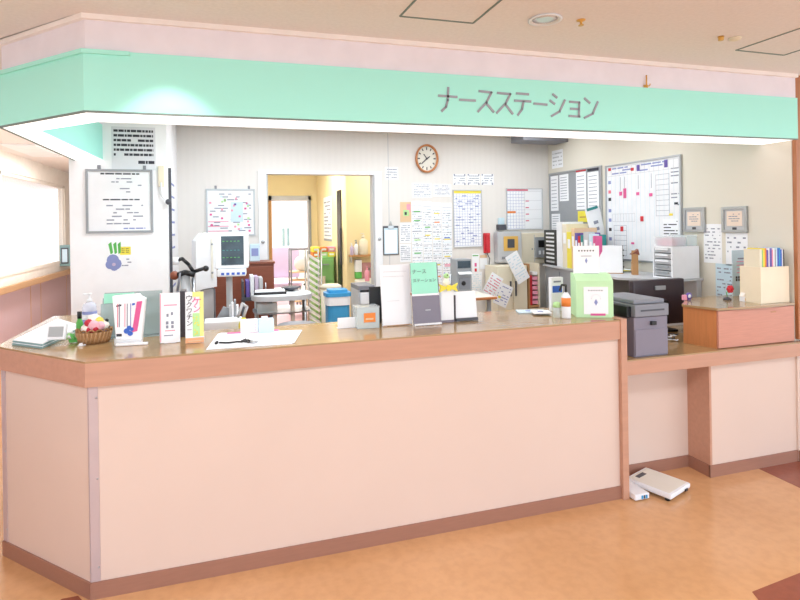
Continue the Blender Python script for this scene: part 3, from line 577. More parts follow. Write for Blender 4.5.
# green packet things
x, y, w, h = spot(66, 77, 331, 343, ZT); m = MB()
for k in range(6):
    m.rbox((.008*math.cos(k*2.1), .006*math.sin(k*1.7), h*(.2+.1*k)), (w*.7, .012, h*.4), Matrix.Rotation(k*.9, 3, 'Y') @ Matrix.Rotation(k*.5, 3, 'Z'), ('green', 'green_pale', 'white')[k % 3], .003)
bmesh.ops.translate(m.bm, vec=(0, 0, .002), verts=m.bm.verts)
one('candy_bag', m, 'small bag of green and white wrapped sweets left of the wicker basket', 'sweets', (x, y, E1))
x, y, w, h = spot(77, 82, 313, 338, ZT)
t = thing('green_bottle', 'slim green bottle with black cap behind the wicker basket', 'bottle', (x-.01, y+.05, E1))
m = MB(); m.lathe([(.014, 0), (.016, .005), (.016, h*.55), (.008, h*.72)], 'green'); m.build('body', t); m = MB(); m.lathe([(.011, h*.721), (.011, h)], 'black', 14); m.build('cap', t)
x, y, w, h = spot(78, 91, 296, 333, ZT)
t = thing('hand_gel_bottle', 'clear pump bottle with blue label at the left of the counter', 'bottle', (x, y+.12, E1))
m = MB(); m.lathe([(.032, 0), (.036, .008), (.036, h*.6), (.03, h*.7), (.012, h*.76)], 'bottle_clear'); m.build('body', t)
m = MB(); m.lathe([(.0368, h*.15), (.0368, h*.5)], 'ink_blue'); m.lathe([(.037, h*.28), (.037, h*.42)], 'white'); m.build('label', t)
m = MB(); m.lathe([(.014, h*.761), (.014, h*.83), (.005, h*.84), (.005, h*.95)], 'white'); m.box(-.03, .01, -.008, .008, h*.95, h, 'white', .003); m.build('pump', t)
# basket with pompoms
x, y, w, h = spot(75, 108, 326, 345, ZT); BX, BY = x, y+w/2*.75
h *= .66
t = thing('wicker_basket', 'oval wicker basket of wool pompoms on the counter', 'basket', (BX, BY, E1))
m = MB(); a = w/2; m.lathe([(a*.78, 0), (a*.92, h*.3), (a, h*.75), (a, h*.95), (a*.93, h*.95), (a*.86, h*.35), (a*.7, h*.12)], 'wicker', 32, sy=.75)
for kk in range(26):
    q = kk*2*PI/26
    for dq in (-.16, .16): m.cyl((a*.86*math.cos(q), a*.645*math.sin(q), h*.08), (a*1.01*math.cos(q+dq), a*.758*math.sin(q+dq), h*.92), .0028, m='rail_wood' if dq > 0 else 'kraft', n=6)
m.build('body', t)
m = MB()
for kk in range(14):
    q = kk*2*PI/14; pts = [((a)*math.cos(q+u), a*.75*math.sin(q+u), h*.93+.012*math.sin(PI*j/4)) for j, u in enumerate((0, .11, .22, .33, .45))]; m.tube(pts, .0035, 'wicker', 6)
m.build('rim', t)
PB = [(-.6, .3, .7, 'wool_white', .9), (-.05, .5, 1.2, 'wool_white', 1.1), (.3, .25, 1.15, 'wool_yellow', .8), (-.35, -.1, 1.1, 'wool_red', .7), (0, -.2, .95, 'wool_pink', .9), (.45, -.15, .9, 'wool_pink', .8), (.2, -.5, .75, 'wool_red', .5), (-.55, -.35, .75, 'wool_white', .6), (-.2, .1, .6, 'wool_red', .8), (.7, .2, .85, 'wool_white', .7), (.5, .45, .8, 'wool_red', .7), (-.35, -.5, .72, 'wool_red', .45)]
LB = ['cream white pompom at the left rim of the wicker basket', 'large white pompom on top of the basket heap', 'yellow pompom near the top of the basket', 'dark red pompom left of the pink ones', 'pink pompom in the middle of the basket', 'pink pompom at the right of the basket', 'small red pompom at the basket front', 'small white pompom at the front left of the basket', 'red pompom buried in the basket middle', 'cream white pompom at the right rim of the basket', 'red pompom at the back right of the basket', 'tiny red pompom at the front left rim']
for (u, v, zz, c, s), lb in zip(PB, LB):
    r = .029*s; m = MB(); t2 = bmesh.new(); bmesh.ops.create_icosphere(t2, subdivisions=3, radius=r); RR = random.Random(u)
    for vv in t2.verts: vv.co *= 1+RR.uniform(-.06, .06)
    m.merge(t2, c, None, True); one('pompom', m, lb, 'pompom', (BX+u*a*.75, BY+v*a*.55, E1+h*(zz*1.3-.05)+.012), 0, 'wool pompoms in the basket')
x, y, w, h = spot(78, 84, 341, 346, ZT); m = MB(); m.prism([(0, 0), (.02, -.004), (.03, .012), (.012, .02), (-.004, .012)], 0, .004, 'paper'); m.prism([(.004, .002), (.018, .0), (.016, .014)], .004, .012, 'paper'); one('paper_scrap', m, 'crumpled white paper scrap in front of the basket', 'scrap', (x-.012, y, E1))
x, y, w, h = spot(99, 109, 315, 340, ZT)
t = thing('toy_figure', 'little white and blue mascot doll behind the basket', 'toy', (x+.0, y-.0, E1)); 
m = MB(); m.lathe([(.016, 0), (.02, .02), (.012, .05)], 'blue', 14); m.build('body', t); m = MB(); m.sph((0, 0, .072), .025, 'wool_white'); m.sph((-.008, -.022, .076), .003, 'black', n=5); m.sph((.008, -.022, .076), .003, 'black', n=5); m.build('head', t)
m = MB(); m.sph((-.014, 0, .096), .009, 'black', n=6); m.sph((.014, 0, .096), .009, 'black', n=6); m.build('ears', t)
# acrylic holder
x, y, w, h = spot(99, 156, 298, 340, ZT); y += .075
t = thing('acrylic_rack', 'pale green clear acrylic leaflet rack behind the bagged leaflets', 'leaflet rack', (x, y, E1))
for k in range(3):
    m = MB(); R = Matrix.Rotation(math.radians(-12), 3, 'X'); m.rbox((0, .03+k*.045, h*(.42+.06*k)), (w, .003, h*(.8+.1*k)), R, 'acrylic_grey'); m.build('pane', t)
m = MB(); m.box(-w/2, w/2, -.03, .15, 0, .003, 'acrylic_grey'); m.build('base', t)
for s in (-1, 1): m = MB(); m.yz([(-.02, .003), (.15, .003), (.17, h*.9), (.08, h*.6)], s*w/2-.0015, s*w/2+.0015, 'acrylic_grey'); m.build('side', t)
m = MB(); m.rbox((-w*.2, .055, h*.93), (w*.5, .012, .05), Matrix.Rotation(math.radians(-12), 3, 'X'), 'mint_paper'); m.build('insert', t)
# bagged leaflets
x, y, w, h = spot(112, 144, 294, 346, ZT); y += .03
t = thing('leaflet_stand', 'clear plastic sleeve of white leaflets with pink strip and blue print', 'leaflet stand', (x, y, E1), math.radians(-6))
m = MB(); m.xz([(-w*.36, 0), (w*.36, .004), (w*.5, h*.88), (w*.36, h*.93), (w*.3, h*.98), (-w*.46, h*.95)], -.005, .03, 'bag_white'); m.build('leaflets', t)
m = MB(); m.xz([(.1*w, .24*h), (.26*w, .26*h), (.42*w, .84*h), (.26*w, .83*h)], -.007, -.0052, 'magenta'); 
for a, b, r in ((-.05, .27, .09), (.05, .22, .08), (.02, .33, .07), (.1, .3, .06)): m.xz([(a*w+r*w*math.cos(q*PI/5), b*h+r*h*.6*math.sin(q*PI/5)) for q in range(10)], -.0075-r*.01, -.0052, 'blue')
for kx, c in ((-.33, 'ink_red'), (-.28, 'ink_grey'), (-.12, 'pink'), (-.05, 'ink_grey'), (.05, 'ink_blue')): m.xz([(kx*w, .35*h), (kx*w+.004, .35*h), (kx*w+.006, .8*h), (kx*w+.002, .8*h)], -.006, -.0052, c)
m.xz([(-.35*w, .74*h), (-.2*w, .76*h), (-.2*w, .79*h), (-.35*w, .77*h)], -.006, -.0052, 'ink'); m.xz([(.12*w, .76*h), (.2*w, .77*h), (.2*w, .81*h), (.12*w, .8*h)], -.0078, -.0052, 'blue'); m.xz([(-.36*w, .17*h), (-.2*w, .17*h), (-.2*w, .22*h), (-.36*w, .22*h)], -.006, -.0052, 'ink'); m.build('print', t)
m = MB(); m.xz([(-w*.4, 0), (w*.4, 0), (w*.42, .1*h), (-w*.42, .14*h)], -.014, -.0125, 'clear_plastic'); m.box(-w*.4, w*.4, -.014, .04, -.0, .0015, 'clear_plastic'); m.box(-w*.35, w*.6, -.03, -.015, 0.0, .012, 'bag_white', .004); m.build('tray', t)
# white card stand
def easel(name, label, cat, box, col, rz=0, deep=.05, lean=6, z=ZT, thick=.004):
    x, y, w, h = spot(*box, z); t = thing(name, label, cat, (x, y+.004, z+.0006), rz)
    R = Matrix.Rotation(math.radians(-lean), 3, 'X'); m = MB(); m.rbox((0, math.tan(math.radians(lean))*h/2+thick, h/2+.0015), (w, thick, h), R, col, .0008); m.build('panel', t)
    m = MB(); m.box(-w*.3, w*.3, .004, deep, 0, .003, col); m.rbox((0, deep-.01, h*.36), (w*.4, .003, h*.7), Matrix.Rotation(math.radians(10), 3, 'X'), col); m.build('strut', t)
    return t, w, h, lambda u, v, mm, a, b, c, d, e=.0015: mm.rbox(((a+b)/2*w, math.tan(math.radians(lean))*((c+d)/2*h)+thick/2-e/2-.0003, (c+d)/2*h+.0015), ((b-a)*w, e, (d-c)*h), R, v)
t, w, h, P = easel('card_stand', 'white upright card box with small pink drawing', 'card stand', (160.5, 179.5, 294, 343.5, ), 'paper')
m = MB(); P(0, 'pink', m, -.3, .35, .74, .765)
for a, c, s in ((-.12, .55, .1), (.1, .58, .1), (-.14, .4, .13), (.12, .4, .13), (-.14, .32, .12), (.12, .32, .12)): P(0, 'ink_grey', m, a-s/2, a+s/2, c-.03, c+.03)
P(0, 'ink_red', m, -.25, .25, .235, .25); P(0, 'ink_grey', m, -.3, .15, .14, .16); P(0, 'pink', m, -.49, -.44, .02, .98); m.build('print', t)
# black holder between
x, y, w, h = spot(180, 185.5, 292, 338, ZT); m = MB(); m.box(-w/2, w/2, 0, .10, 0, h, 'black_plum', .002); one('pamphlet_holder', m, 'narrow black holder between the white card and yellow card', 'holder', (x, y+.02, E1))
t, w, h, P = easel('card_stand', 'yellow and white upright card with magenta katakana and orange foot', 'card stand', (186, 203.5, 293, 343.5), 'paper')
m = MB(); P(0, 'pale_yellow', m, .28, .5, .12, 1.0); P(0, 'green_pale', m, -.1, .28, .12, .58); P(0, 'pale_yellow', m, -.1, .28, .9, 1); P(0, 'pale_orange', m, -.5, .5, 0, .1); P(0, 'skin_tan', m, -.35, .35, .03, .05, .002)
rr_ = random.Random(3)
for kk in range(14): a = rr_.uniform(-.08, .2); c = rr_.uniform(.14, .54); P(0, 'yellow', m, a, a+.06, c, c+.03, .002)
m.build('print', t)
tl = math.radians(-6)
for s_t, zx, zz, sz, cc in (('ケ', .12, .74, .2, 'magenta'), ('ン', .12, .61, .17, 'magenta'), ('ウ', -.28, .83, .15, 'ink'), ('ク', -.28, .71, .13, 'ink'), ('ワ', -.28, .59, .13, 'ink'), ('チ', -.28, .47, .13, 'ink'), ('ン', -.28, .35, .13, 'ink'), ('ー', -.28, .23, .1, 'ink')):
    lettering(s_t, sz*h, cc, t, (zx*w, math.tan(-tl)*zz*h-.0015, zz*h), tl)
# papers, stethoscope and pen
A, Bq, Cq, Dq = [onZ(a, b, ZT) for a, b in ((206, 350), (292, 344), (300, 331), (218, 334))]
bx, by = (A[0]+Cq[0])/2, (A[1]+Cq[1])/2; m = MB()
for kk in range(3): m.prism([(q[0]-bx+.006*kk, q[1]-by+.003*kk) for q in (A, Bq, Cq, Dq)], .0012*kk, .0012*kk+.001, 'paper')
one('paper_sheets', m, 'white sheets spread on the counter by the stethoscope', 'papers', (bx, by, E1))
A = onZ(226, 336, ZT); m = MB(); m.prism([(0, -.01), (.26, -.02), (.27, .025), (.01, .03)], 0, .004, 'magenta'); one('pink_folder', m, 'thin pink folder lying behind the white sheets', 'folder', (A[0]-.0, A[1]+.035, E1))
x, y, _ = onZ(246, 343, ZT+.004)
t = thing('stethoscope', 'black and grey stethoscope coiled on the white sheets', 'stethoscope', (x, y, ZT+.0044))
m = MB(); m.tube([(-.12, .03, .005), (-.08, .01, .005), (-.04, .02, .005), (-.02, .0, .007), (.01, .015, .01), (.03, .0, .005), (.01, -.015, .006), (-.02, -.005, .012), (0, .02, .014)], .0042, 'black', 6); m.build('tubing', t)
m = MB(); m.lathe([(.017, 0), (.02, .004), (.017, .01), (.006, .014)], 'steel', 16, c=(.035, -.008, 0)); m.build('chest_piece', t)
m = MB(); m.sph((-.13, .035, .006), .007, 'black', n=5); m.sph((-.135, .02, .006), .007, 'black', n=5); m.build('ear_tips', t)
# small card and pale box standing at the inner edge
x, y, w, h = spot(241, 258, 320, 333.5, ZT); m = MB(); m.box(-w/2, w/2, 0, .035, 0, h, 'paper', .001); [m.box(w*.3, w*.36, -.001, 0, h*q, h*q+.004, 'pink') for q in (.2, .4, .6)]; one('memo_box', m, 'white memo box standing at the inner edge left of the pale blue box', 'box', (x, y+.0, E1))
x, y, w, h = spot(259, 274, 317, 333.5, ZT); m = MB(); m.box(-w/2, w/2, 0, .05, 0, h*.85, 'blue_pale', .003); m.box(-w*.3, w*.1, .01, .03, h*.85, h, 'paper'); one('tissue_box', m, 'pale blue box of tissues at the inner counter edge', 'box', (x, y, E1))
x, y, w, h = spot(337.5, 357.5, 317.5, 328, ZT); m = MB(); m.box(-w/2, w/2, 0, .004, 0, h, 'paper'); m.box(-w/2, w/2, .004, .03, 0, .003, 'paper'); one('blank_card', m, 'blank white folded card standing left of the clear container', 'card', (x, y-.004, E1))
x, y, w, h = spot(357, 380, 308, 328.5, ZT)
t = thing('plastic_container', 'clear plastic container with orange label', 'container', (x, y, E1))
m = MB(); 
for a in ((-w/2, w/2, 0, .003, 0, h), (-w/2, w/2, .09, .093, 0, h), (-w/2, -w/2+.003, .003, .09, 0, h), (w/2-.003, w/2, .003, .09, 0, h), (-w/2, w/2, 0, .093, 0, .002)): m.box(*a, 'acrylic')
m.build('body', t); m = MB(); m.box(-w*.2, w*.32, -.0015, -.0005, h*.3, h*.75, 'orange'); m.box(-w*.12, w*.22, -.002, -.0015, h*.42, h*.5, 'skin_tan'); m.build('label', t); m = MB(); m.box(-w/2-.003, w/2+.003, -.003, .096, h, h+.006, 'clear_plastic'); m.build('lid', t)
# large white poster stand
t, w, h, P = easel('poster_stand', 'tall plain white poster stand in the middle of the counter', 'poster stand', (382.5, 413.5, 265.5, 326), 'paper', 0, .08, 8)
m = MB(); P(0, 'grey_light', m, -.4, .4, .88, .885); P(0, 'grey_light', m, -.42, .3, .8, .805); P(0, 'grey_light', m, -.3, .1, .4, .404); P(0, 'kraft', m, -.5, .5, 0, .012); m.build('print', t)
x, y, w, h = spot(370, 383, 288, 325, ZT); m = MB(); m.box(-w/2, w/2, 0, .006, 0, h, 'black', .001); m.box(-w*.4, w*.4, .006, .05, 0, .004, 'black'); one('black_tablet', m, 'black upright board behind the white poster stand', 'board', (x+.01, y+.05, E1))
# mint name card on grey stand
t, w, h, P = easel('name_stand', 'grey stand holding a mint card with handwritten katakana', 'sign stand', (413.5, 443, 264, 325.5), 'grey_violet', 0, .08, 8, thick=.006)
m = MB(); P(0, 'paper', m, -.5, .48, .47, .52, .001); P(0, 'mint_paper', m, -.5, .46, .5, 1.01, .002); m.build('card', t); m = MB(); P(0, 'paper', m, -.48, .5, 0, .03, .006); P(0, 'grey_light', m, -.05, .14, .23, .245); m.build('foot', t)
tl = math.radians(-8)
def slant(s, sz, u, v): lettering(s, sz, 'trim_grey', t, (u*w, math.tan(-tl)*v*h-.003, v*h), tl)
slant('ナース', h*.085, -.2, .84); slant('ステーション', h*.068, -.03, .7)
# white stand with yellow bow
x, y, w, h = spot(441.5, 455, 287, 322.5, ZT)
t = thing('memo_stand', 'narrow white card tied with a yellow bow', 'card stand', (x, y+.005, E1))
m = MB(); m.box(-w/2, w/2, 0, .03, .012, h*.98, 'paper', .001); m.build('card', t); m = MB(); m.box(-w/2, w/2, -.002, .034, 0, .012, 'grey_violet'); m.build('foot', t)
m = MB()
for s in (-1, 1): m.xz([(0, h*.98), (s*w*.75, h*1.1), (s*w*.6, h*.99), (s*w*.75, h*.86)], -.02, -.004, 'yellow')
m.xz([(-.012, h*.9), (.012, h*.9), (.012, h*1.06), (-.012, h*1.06)], -.024, -.02, 'yellow'); m.build('bow', t)
m = MB(); m.lathe([(.016, h*.98), (.02, h*1.12), (.008, h*1.3)], 'wool_white', 12, c=(0, .015, 0)); m.sph((0, .012, h*1.3), .016, 'green_pale'); m.sph((0, -.003, h*1.33), .004, 'black', n=4); m.build('doll', t)
t, w, h, P = easel('card_stand', 'wide blank white card on a dark grey base', 'card stand', (455.5, 479, 292, 321), 'paper', 0, .05, 8)
m = MB(); P(0, 'grey_dark', m, -.5, .5, 0, .1, .012); m.build('base', t)
m = MB(); m.box(-w*.5-.009, -w*.5-.001, .0, .03, 0, h*.9, 'black_plum'); m.build('side_block', t)
# leaflets near the right of the counter
for a, lab, c1 in (((520, 548, 306, 313), 'pale blue booklet lying on the counter left of the gel bottle', 'blue_pale'), ((535, 553, 309, 315), 'white booklet overlapping the pale blue one on the counter', 'paper')):
    x, y, w, h = spot(a[0], a[1], a[2], a[3], ZT); m = MB(); m.box(-w/2, w/2, -.05, .05, 0, .008, c1, .001); m.box(-w*.2, w*.1, -.02, .02, .008, .009, 'ink_blue'); one('booklet', m, lab, 'booklet', (x, y+.03, E1+(.0085 if c1 == 'paper' else 0)), math.radians(-20))
x, y, w, h = spot(552, 564, 303, 318, ZT)
t = thing('small_jar', 'small clear jar with green lid beside the gel bottle', 'jar', (x, y+.01, E1)); m = MB(); m.lathe([(.018, 0), (.022, .004), (.022, h*.7)], 'acrylic', 16); m.build('body', t); m = MB(); m.lathe([(.023, h*.7), (.02, h), (.01, h*1.05)], 'green_pale', 16); m.build('lid', t)
x, y, w, h = spot(564, 573, 284, 319, ZT)
t = thing('gel_bottle', 'white sanitizer bottle with orange band and black pump next to the green box', 'bottle', (x, y+.02, E1)); q = w*.5
m = MB(); m.lathe([(q*.9, 0), (q, .006), (q, h*.62), (q*.4, h*.75)], 'white'); m.build('body', t); m = MB(); m.lathe([(q*1.02, h*.35), (q*1.02, h*.6)], 'orange'); m.build('label', t)
m = MB(); m.tube([(0, 0, h*.75), (0, 0, h*.95), (-.03, -.005, h*.97), (-.045, -.005, h*.8)], .006, 'black', 8); m.build('pump', t)
x, y, w, h = spot(556, 570, 268+10, 312, ZT); m = MB(); m.box(-w/2, w/2, 0, .03, 0, h, 'white', .003); m.box(-w*.4, w*.4, -.001, 0, h*.55, h*.75, 'blue'); m.box(-w*.3, w*.3, -.001, 0, h*.85, h*.9, 'ink_grey'); one('carton_box', m, 'white carton with blue print behind the gel bottle', 'carton', (x-.01, y+.04, E1))
# green suggestion box
x, y, w, h = spot(578.5, 616, 275, 318, ZT); w *= .95
t = thing('suggestion_box', 'pale green ballot box with sloping top and white label', 'box', (x-.007, y+.01, E1), math.radians(-24))
d = .15; m = MB(); m.yz([(0, 0), (0, h*.86), (d*.42, h*1.0), (d, h*1.0), (d, 0)], -w/2, w/2, 'box_green'); m.build('body', t)
m = MB(); m.box(-w*.3, w*.36, -.002, -.0005, h*.08, h*.72, 'paper'); m.box(-w*.12, w*.28, -.003, -.0005, .012, .024, 'magenta'); 
for kk in range(6): m.box((-.17+.07*kk)*w, (-.145+.07*kk)*w, -.003, -.002, h*.62, h*.65, 'ink')
for kk in range(8): aa = PI*kk/7; m.box(w*(.03+.12*math.cos(aa))-.002, w*(.03+.12*math.cos(aa))+.002, -.003, -.002, h*(.44+.1*math.sin(aa)), h*(.45+.1*math.sin(aa)), 'ink_grey')
m.xz([(.03*w, .28*h), (.08*w, .36*h), (.03*w, .44*h), (-.02*w, .36*h)], -.003, -.002, 'ink_blue'); m.build('label', t)
m = MB(); m.box(-w*.2, w*.2, d*.42+.01, d*.42+.014, h*1.0, h*1.005, 'trim_grey'); m.build('slot', t)
card = MB(); cw = w*.72; hh = h*.66; card.box(-cw/2, cw/2, 0, .003, 0, hh, 'paper')
for kk in range(6): card.box((-.3+.11*kk)*cw, (-.25+.11*kk)*cw, -.001, 0, hh*.8, hh*.85, 'ink')
card.xz([(-.0, .35*hh), (.05*cw, .46*hh), (0, .57*hh), (-.05*cw, .46*hh)], -.001, 0, 'ink_blue'); card.box(-.03, .03, -.001, 0, hh*.62, hh*.64, 'ink_grey')
a_ = math.radians(-24); lx, ly = -w*.12, d*.55
one('box_card', card, 'white card with small blue drawing standing on the green box', 'card', (x-.007+lx*math.cos(a_)-ly*math.sin(a_), y+.01+lx*math.sin(a_)+ly*math.cos(a_), E1+h*1.0015), a_)
# ================================================================== LOW COUNTER ITEMS
EL = ZL+.0006
A = onZ(631, 357, ZL); Bq = onZ(669, 356, ZL); w = .235
t = thing('printer', 'compact grey-violet printer on the low counter', 'printer', (2.345, 2.545, EL))
hh = .315
m = MB(); m.box(-w/2, w/2, 0, .34, 0, hh*.72, 'grey_violet', .004); m.build('body', t)
m = MB(); m.box(-w/2+.004, w/2-.004, -.006, -.001, .008, hh*.5, 'grey_violet', .002); m.build('front_door', t)
m = MB(); m.box(-w/2, w/2, -.012, .34, hh*.73, hh*.95, 'grey_mid', .006); m.box(-w*.34, w*.36, -.014, -.0121, hh*.83, hh*.86, 'grey_dark'); m.build('scanner_unit', t)
m = MB(); m.box(-w/2+.01, w/2-.01, .01, .33, hh*.955, hh*1.03, 'grey_mid', .006); m.build('lid', t)
m = MB(); m.box(-w*.03, w*.12, -.016, -.001, hh*.57, hh*.64, 'black', .003); m.build('latch', t)
m = MB(); m.box(-w/2-.03, -w/2-.0005, .02, .32, hh*.72, hh*.92, 'black', .004); m.build('side_tray', t)
# big black machine behind (display back)
x, z, w, h = at(634, 685, 279, 343, 3.09); 
t = thing('monitor', 'large black display seen from behind on the low counter', 'monitor', (x, 3.09, EL))
h = onY(660, 279.5, 3.09)[2]-ZL
m = MB(); m.box(-w/2, w/2, 0, .05, h*.12, h, 'black_plum', .012); m.build('back_shell', t)
m = MB(); m.box(-w*.12, w*.12, -.03, .001, h*.15, h*.6, 'black', .01); m.box(-w*.1, w*.1, -.012, -.001, h*.8, h*.88, 'grey', .003); m.build('mount', t)
m = MB(); m.box(-w*.25, w*.25, -.05, .09, 0, .015, 'black', .004); m.box(-w*.06, w*.06, -.01, .03, .015, h*.2, 'black'); m.build('foot', t)
x, y, w, h = spot(667, 683, 327, 342, ZL)
t = thing('cable_bundle', 'tangle of black and white cables beside the wooden cabinet', 'cables', (x-.005, y+.02, EL))
m = MB()
for k in range(4): m.tube([(-.035+.01*math.sin(i*1.3+k), .02*math.cos(i*.9+k)+.01, .006+.012*k) if i == 0 else (-.035+.014*i, .02*math.sin(i*1.1+k*2), .008+.012*k+.004*(i % 2)) for i in range(6)], .004, 'black' if k % 2 else 'white', 6)
m.build('loops', t)
# filing box with coloured folders on the raised cabinet
ck = ZK+.0006; xf0 = onY(753, 285, 2.585)[0]
t = thing('file_box', 'ivory open-top desk file box on the raised cabinet', 'file box', (0, 0, ck))
hx = .228; x0b = onY(761, 300, 2.572)[0]; x1b = X1-.022; yb0 = 2.572; yb1 = onX(740, 290, x0b)[1]
m = MB(); xs = x0b-.02
m.box(x0b, x1b, yb0, yb0+.012, 0, hx, 'ivory'); m.box(x0b, x0b+.012, yb0+.012, yb1, 0, hx, 'ivory'); m.box(x1b-.012, x1b, yb0+.012, yb1, 0, hx, 'ivory'); m.box(x0b+.012, x1b-.012, yb1-.012, yb1, 0, hx, 'ivory'); m.box(x0b+.012, x1b-.012, yb0+.012, yb1-.012, 0, .008, 'ivory'); m.build('case', t)
fc = [('cream', .03), ('green_cab', .014), ('yellow', .02), ('orange', .02), ('purple', .024), ('white', .014), ('purple', .028), ('pink', .016), ('paper', .018), ('grey', .014), ('blue_pale', .018), ('blue', .022), ('blue_bin', .016), ('blue', .018), ('white', .014), ('grey_dark', .016)]
fn = ['cream folder leftmost in the ivory file box', 'thin green folder in the ivory file box', 'yellow folder in the ivory file box', 'orange folder in the ivory file box', 'violet folder beside the orange one in the file box', 'thin white folder between two violet ones', 'thick violet folder right of the thin white folder', 'pink folder in the ivory file box', 'white folder right of the pink one in the file box', 'thin grey folder near the middle right of the file box', 'pale blue folder in the ivory file box', 'dark blue folder right of the pale blue one', 'bright sky blue folder in the ivory file box', 'dark blue folder right of the sky blue one', 'thin white folder near the right end of the file box', 'charcoal folder at the right end of the file box']
tot = sum(v for _, v in fc); avail = x1b-x0b-.03; sc = avail/tot; cx_ = x0b+.014
for (c, v), lb in zip(fc, fn):
    v *= sc; m = MB(); m.box(0, v-.001, 0, yb1-yb0-.034, 0, .325+.006*(len(lb) % 3), c, .001); one('folder', m, lb, 'folder', (cx_, yb0+.016, ck+.009), 0, 'coloured folders in the file box'); cx_ += v
# leaning paper, ornaments
x = onY(744, 262, 2.9)[0]
m = MB(); zz = onY(742, 250, 2.9)[2]-ck
m.box(-.13, .13, -.003, 0, 0, zz, 'blue_pale'); m.box(-.08, .1, -.004, -.003, zz*.8, zz*.83, 'ink_grey'); [m.box(-.09, .1, -.004, -.003, zz*q, zz*q+.006, 'pink') for q in (.5, .58, .66, .74)]; [m.box(-.1+.022*(i % 2), -.085+.022*(i % 2), -.004, -.003, zz*.38-.018*(i//2), zz*.43-.018*(i//2), 'ink') for i in range(4)]
one('leaning_notice', m, 'pale notice sheet standing behind the ivory file box', 'notice', (x+.02, 2.9, ck))
x, y, w, h = spot(727, 740, 280, 300, ZK)
t = thing('flower_ornament', 'red artificial flower with wire stem on the raised cabinet', 'ornament', (x, y+.02, ck))
m = MB(); m.lathe([(.025, 0), (.02, .012), (.006, .02)], 'grey_dark', 14, c=(-.03, 0, 0)); m.build('base', t); m = MB(); m.tube([(-.03, 0, .018), (-.034, 0, .05), (-.01, 0, .07)], .002, 'green'); m.tube([(-.03, 0, .018), (-.05, 0, .07), (-.03, 0, .12), (.01, 0, .12), (.03, 0, .07), (.02, 0, .03)], .001, 'steel', 5); m.build('stem', t)
m = MB()
for k in range(6): a = k*PI/3; m.sph((-.01+.014*math.cos(a), -.005, .07+.014*math.sin(a)), .013, 'red', n=6)
m.sph((-.01, -.014, .07), .011, 'red', n=6); m.build('petals', t)
x, y, w, h = spot(743, 752, 286, 302, ZK)
t = thing('house_ornament', 'tiny white and gold house figurine in front of the file box', 'ornament', (x, y+.012, ck))
m = MB(); m.box(-.018, .018, 0, .03, 0, .032, 'white', .002); m.box(-.006, .006, -.002, 0, .006, .022, 'gold'); m.build('house', t); m = MB(); m.xz([(-.022, .033), (.022, .033), (0, .062)], 0, .03, 'wool_white'); m.build('roof', t); m = MB(); m.lathe([(.026, -.0005), (.026, .0)], 'gold', 12, c=(0, .015, 0)) if False else m.sph((.014, -.003, .006), .006, 'gold', n=5); m.build('trim_ball', t)
x, y, w, h = spot(683, 696, 291, 301, ZK)
t = thing('clip_holder', 'small pink and purple desk trinket at the cabinet corner', 'trinket', (x+.015, y+.03, ck)); m = MB(); m.box(-.03, .0, 0, .02, 0, .035, 'pink', .004); m.build('block', t)
m = MB(); m.cyl((.016, 0, .026), (.016, .012, .026), .022, m='purple', n=20); m.cyl((.016, -.003, .026), (.016, .0, .026), .012, m='white', n=16); m.box(.006, .026, 0, .012, 0, .006, 'purple'); m.build('ring', t)
# ------------------------------------------------------------------ scales on the floor
m0 = onZ(657, 480, .04)
t = thing('bathroom_scale', 'pale digital body scale lying askew on the floor', 'scale', (2.375, 2.545, .0006), math.radians(20))
m = MB(); m.box(-.115, .115, -.13, .13, .018, .045, 'white', .008); m.build('platform', t)
m = MB(); m.box(-.10, .10, -.115, .115, .0455, .0475, 'offwhite', .0008); m.build('mat', t)
m = MB(); m.box(-.06, .02, .075, .1, .048, .05, 'grey_dark'); m.build('display', t)
for a in (-1, 1):
    for b in (-1, 1): m = MB(); m.cyl((a*.09, b*.1, 0), (a*.09, b*.1, .018), .014, m='black'); m.build('foot', t)
m = MB(); m.box(.04, .07, -.137, -.1305, .018, .03, 'black', .002); m.build('switch', t)
t = thing('bathroom_scale', 'white flat scale beside the counter end panel, partly hidden', 'scale', (2.195, 2.575, .0006), 0)
m = MB(); m.box(-.055, .04, -.12, .13, .006, .038, 'white', .006); m.build('platform', t)
m = MB(); m.box(-.015, -.003, -.1225, -.1205, .012, .03, 'blue_bin'); m.box(.001, .009, -.1225, -.1205, .012, .03, 'grey_dark'); m.box(.013, .025, -.1225, -.1205, .012, .03, 'blue_bin'); m.build('label', t)
for b in (-1, 1): m = MB(); m.cyl((0, b*.09, 0), (0, b*.09, .006), .012, m='black'); m.build('foot', t)
# ================================================================== INSIDE THE STATION
# grey cabinet run along the right wall
gx0, gy0 = 2.967, 3.50
t = thing('grey_cabinet', 'long grey steel cabinet run along the right wall', 'cabinet', (0, 0, 0))
pl = [onZ(542.5, 264, 1.1)[:2], onZ(617, 277.5, 1.1)[:2], (X1-.003, gy0-.22), (X1-.003, pl_y if False else 5.0)]
pl[2:3] = [(onY(671, 278, 3.235)[0]-.01, 3.235), (X1-.003, 3.235)]
m = MB(); m.prism(pl, 1.082, 1.1, 'grey_light'); m.build('top', t)
ins = [(pl[0][0]+.02, pl[0][1]-.02), (pl[1][0]+.02, pl[1][1]+.03), (X1-.004, 3.25), (X1-.004, 4.98)]
ym = pl[1][1]+.28; fx = lambda y: ins[0][0]+(ins[1][0]-ins[0][0])*(y-ins[0][1])/(ins[1][1]-ins[0][1])
m = MB(); m.prism([ins[0], (fx(3.85), 3.85), (X1-.004, 3.85), ins[3]], 0, 1.0815, 'grey'); m.build('body', t)
m = MB(); m.box(X1-.05, X1-.004, ins[2][1], 3.84, 0, 1.0815, 'grey_light'); m.build('end_leg', t)
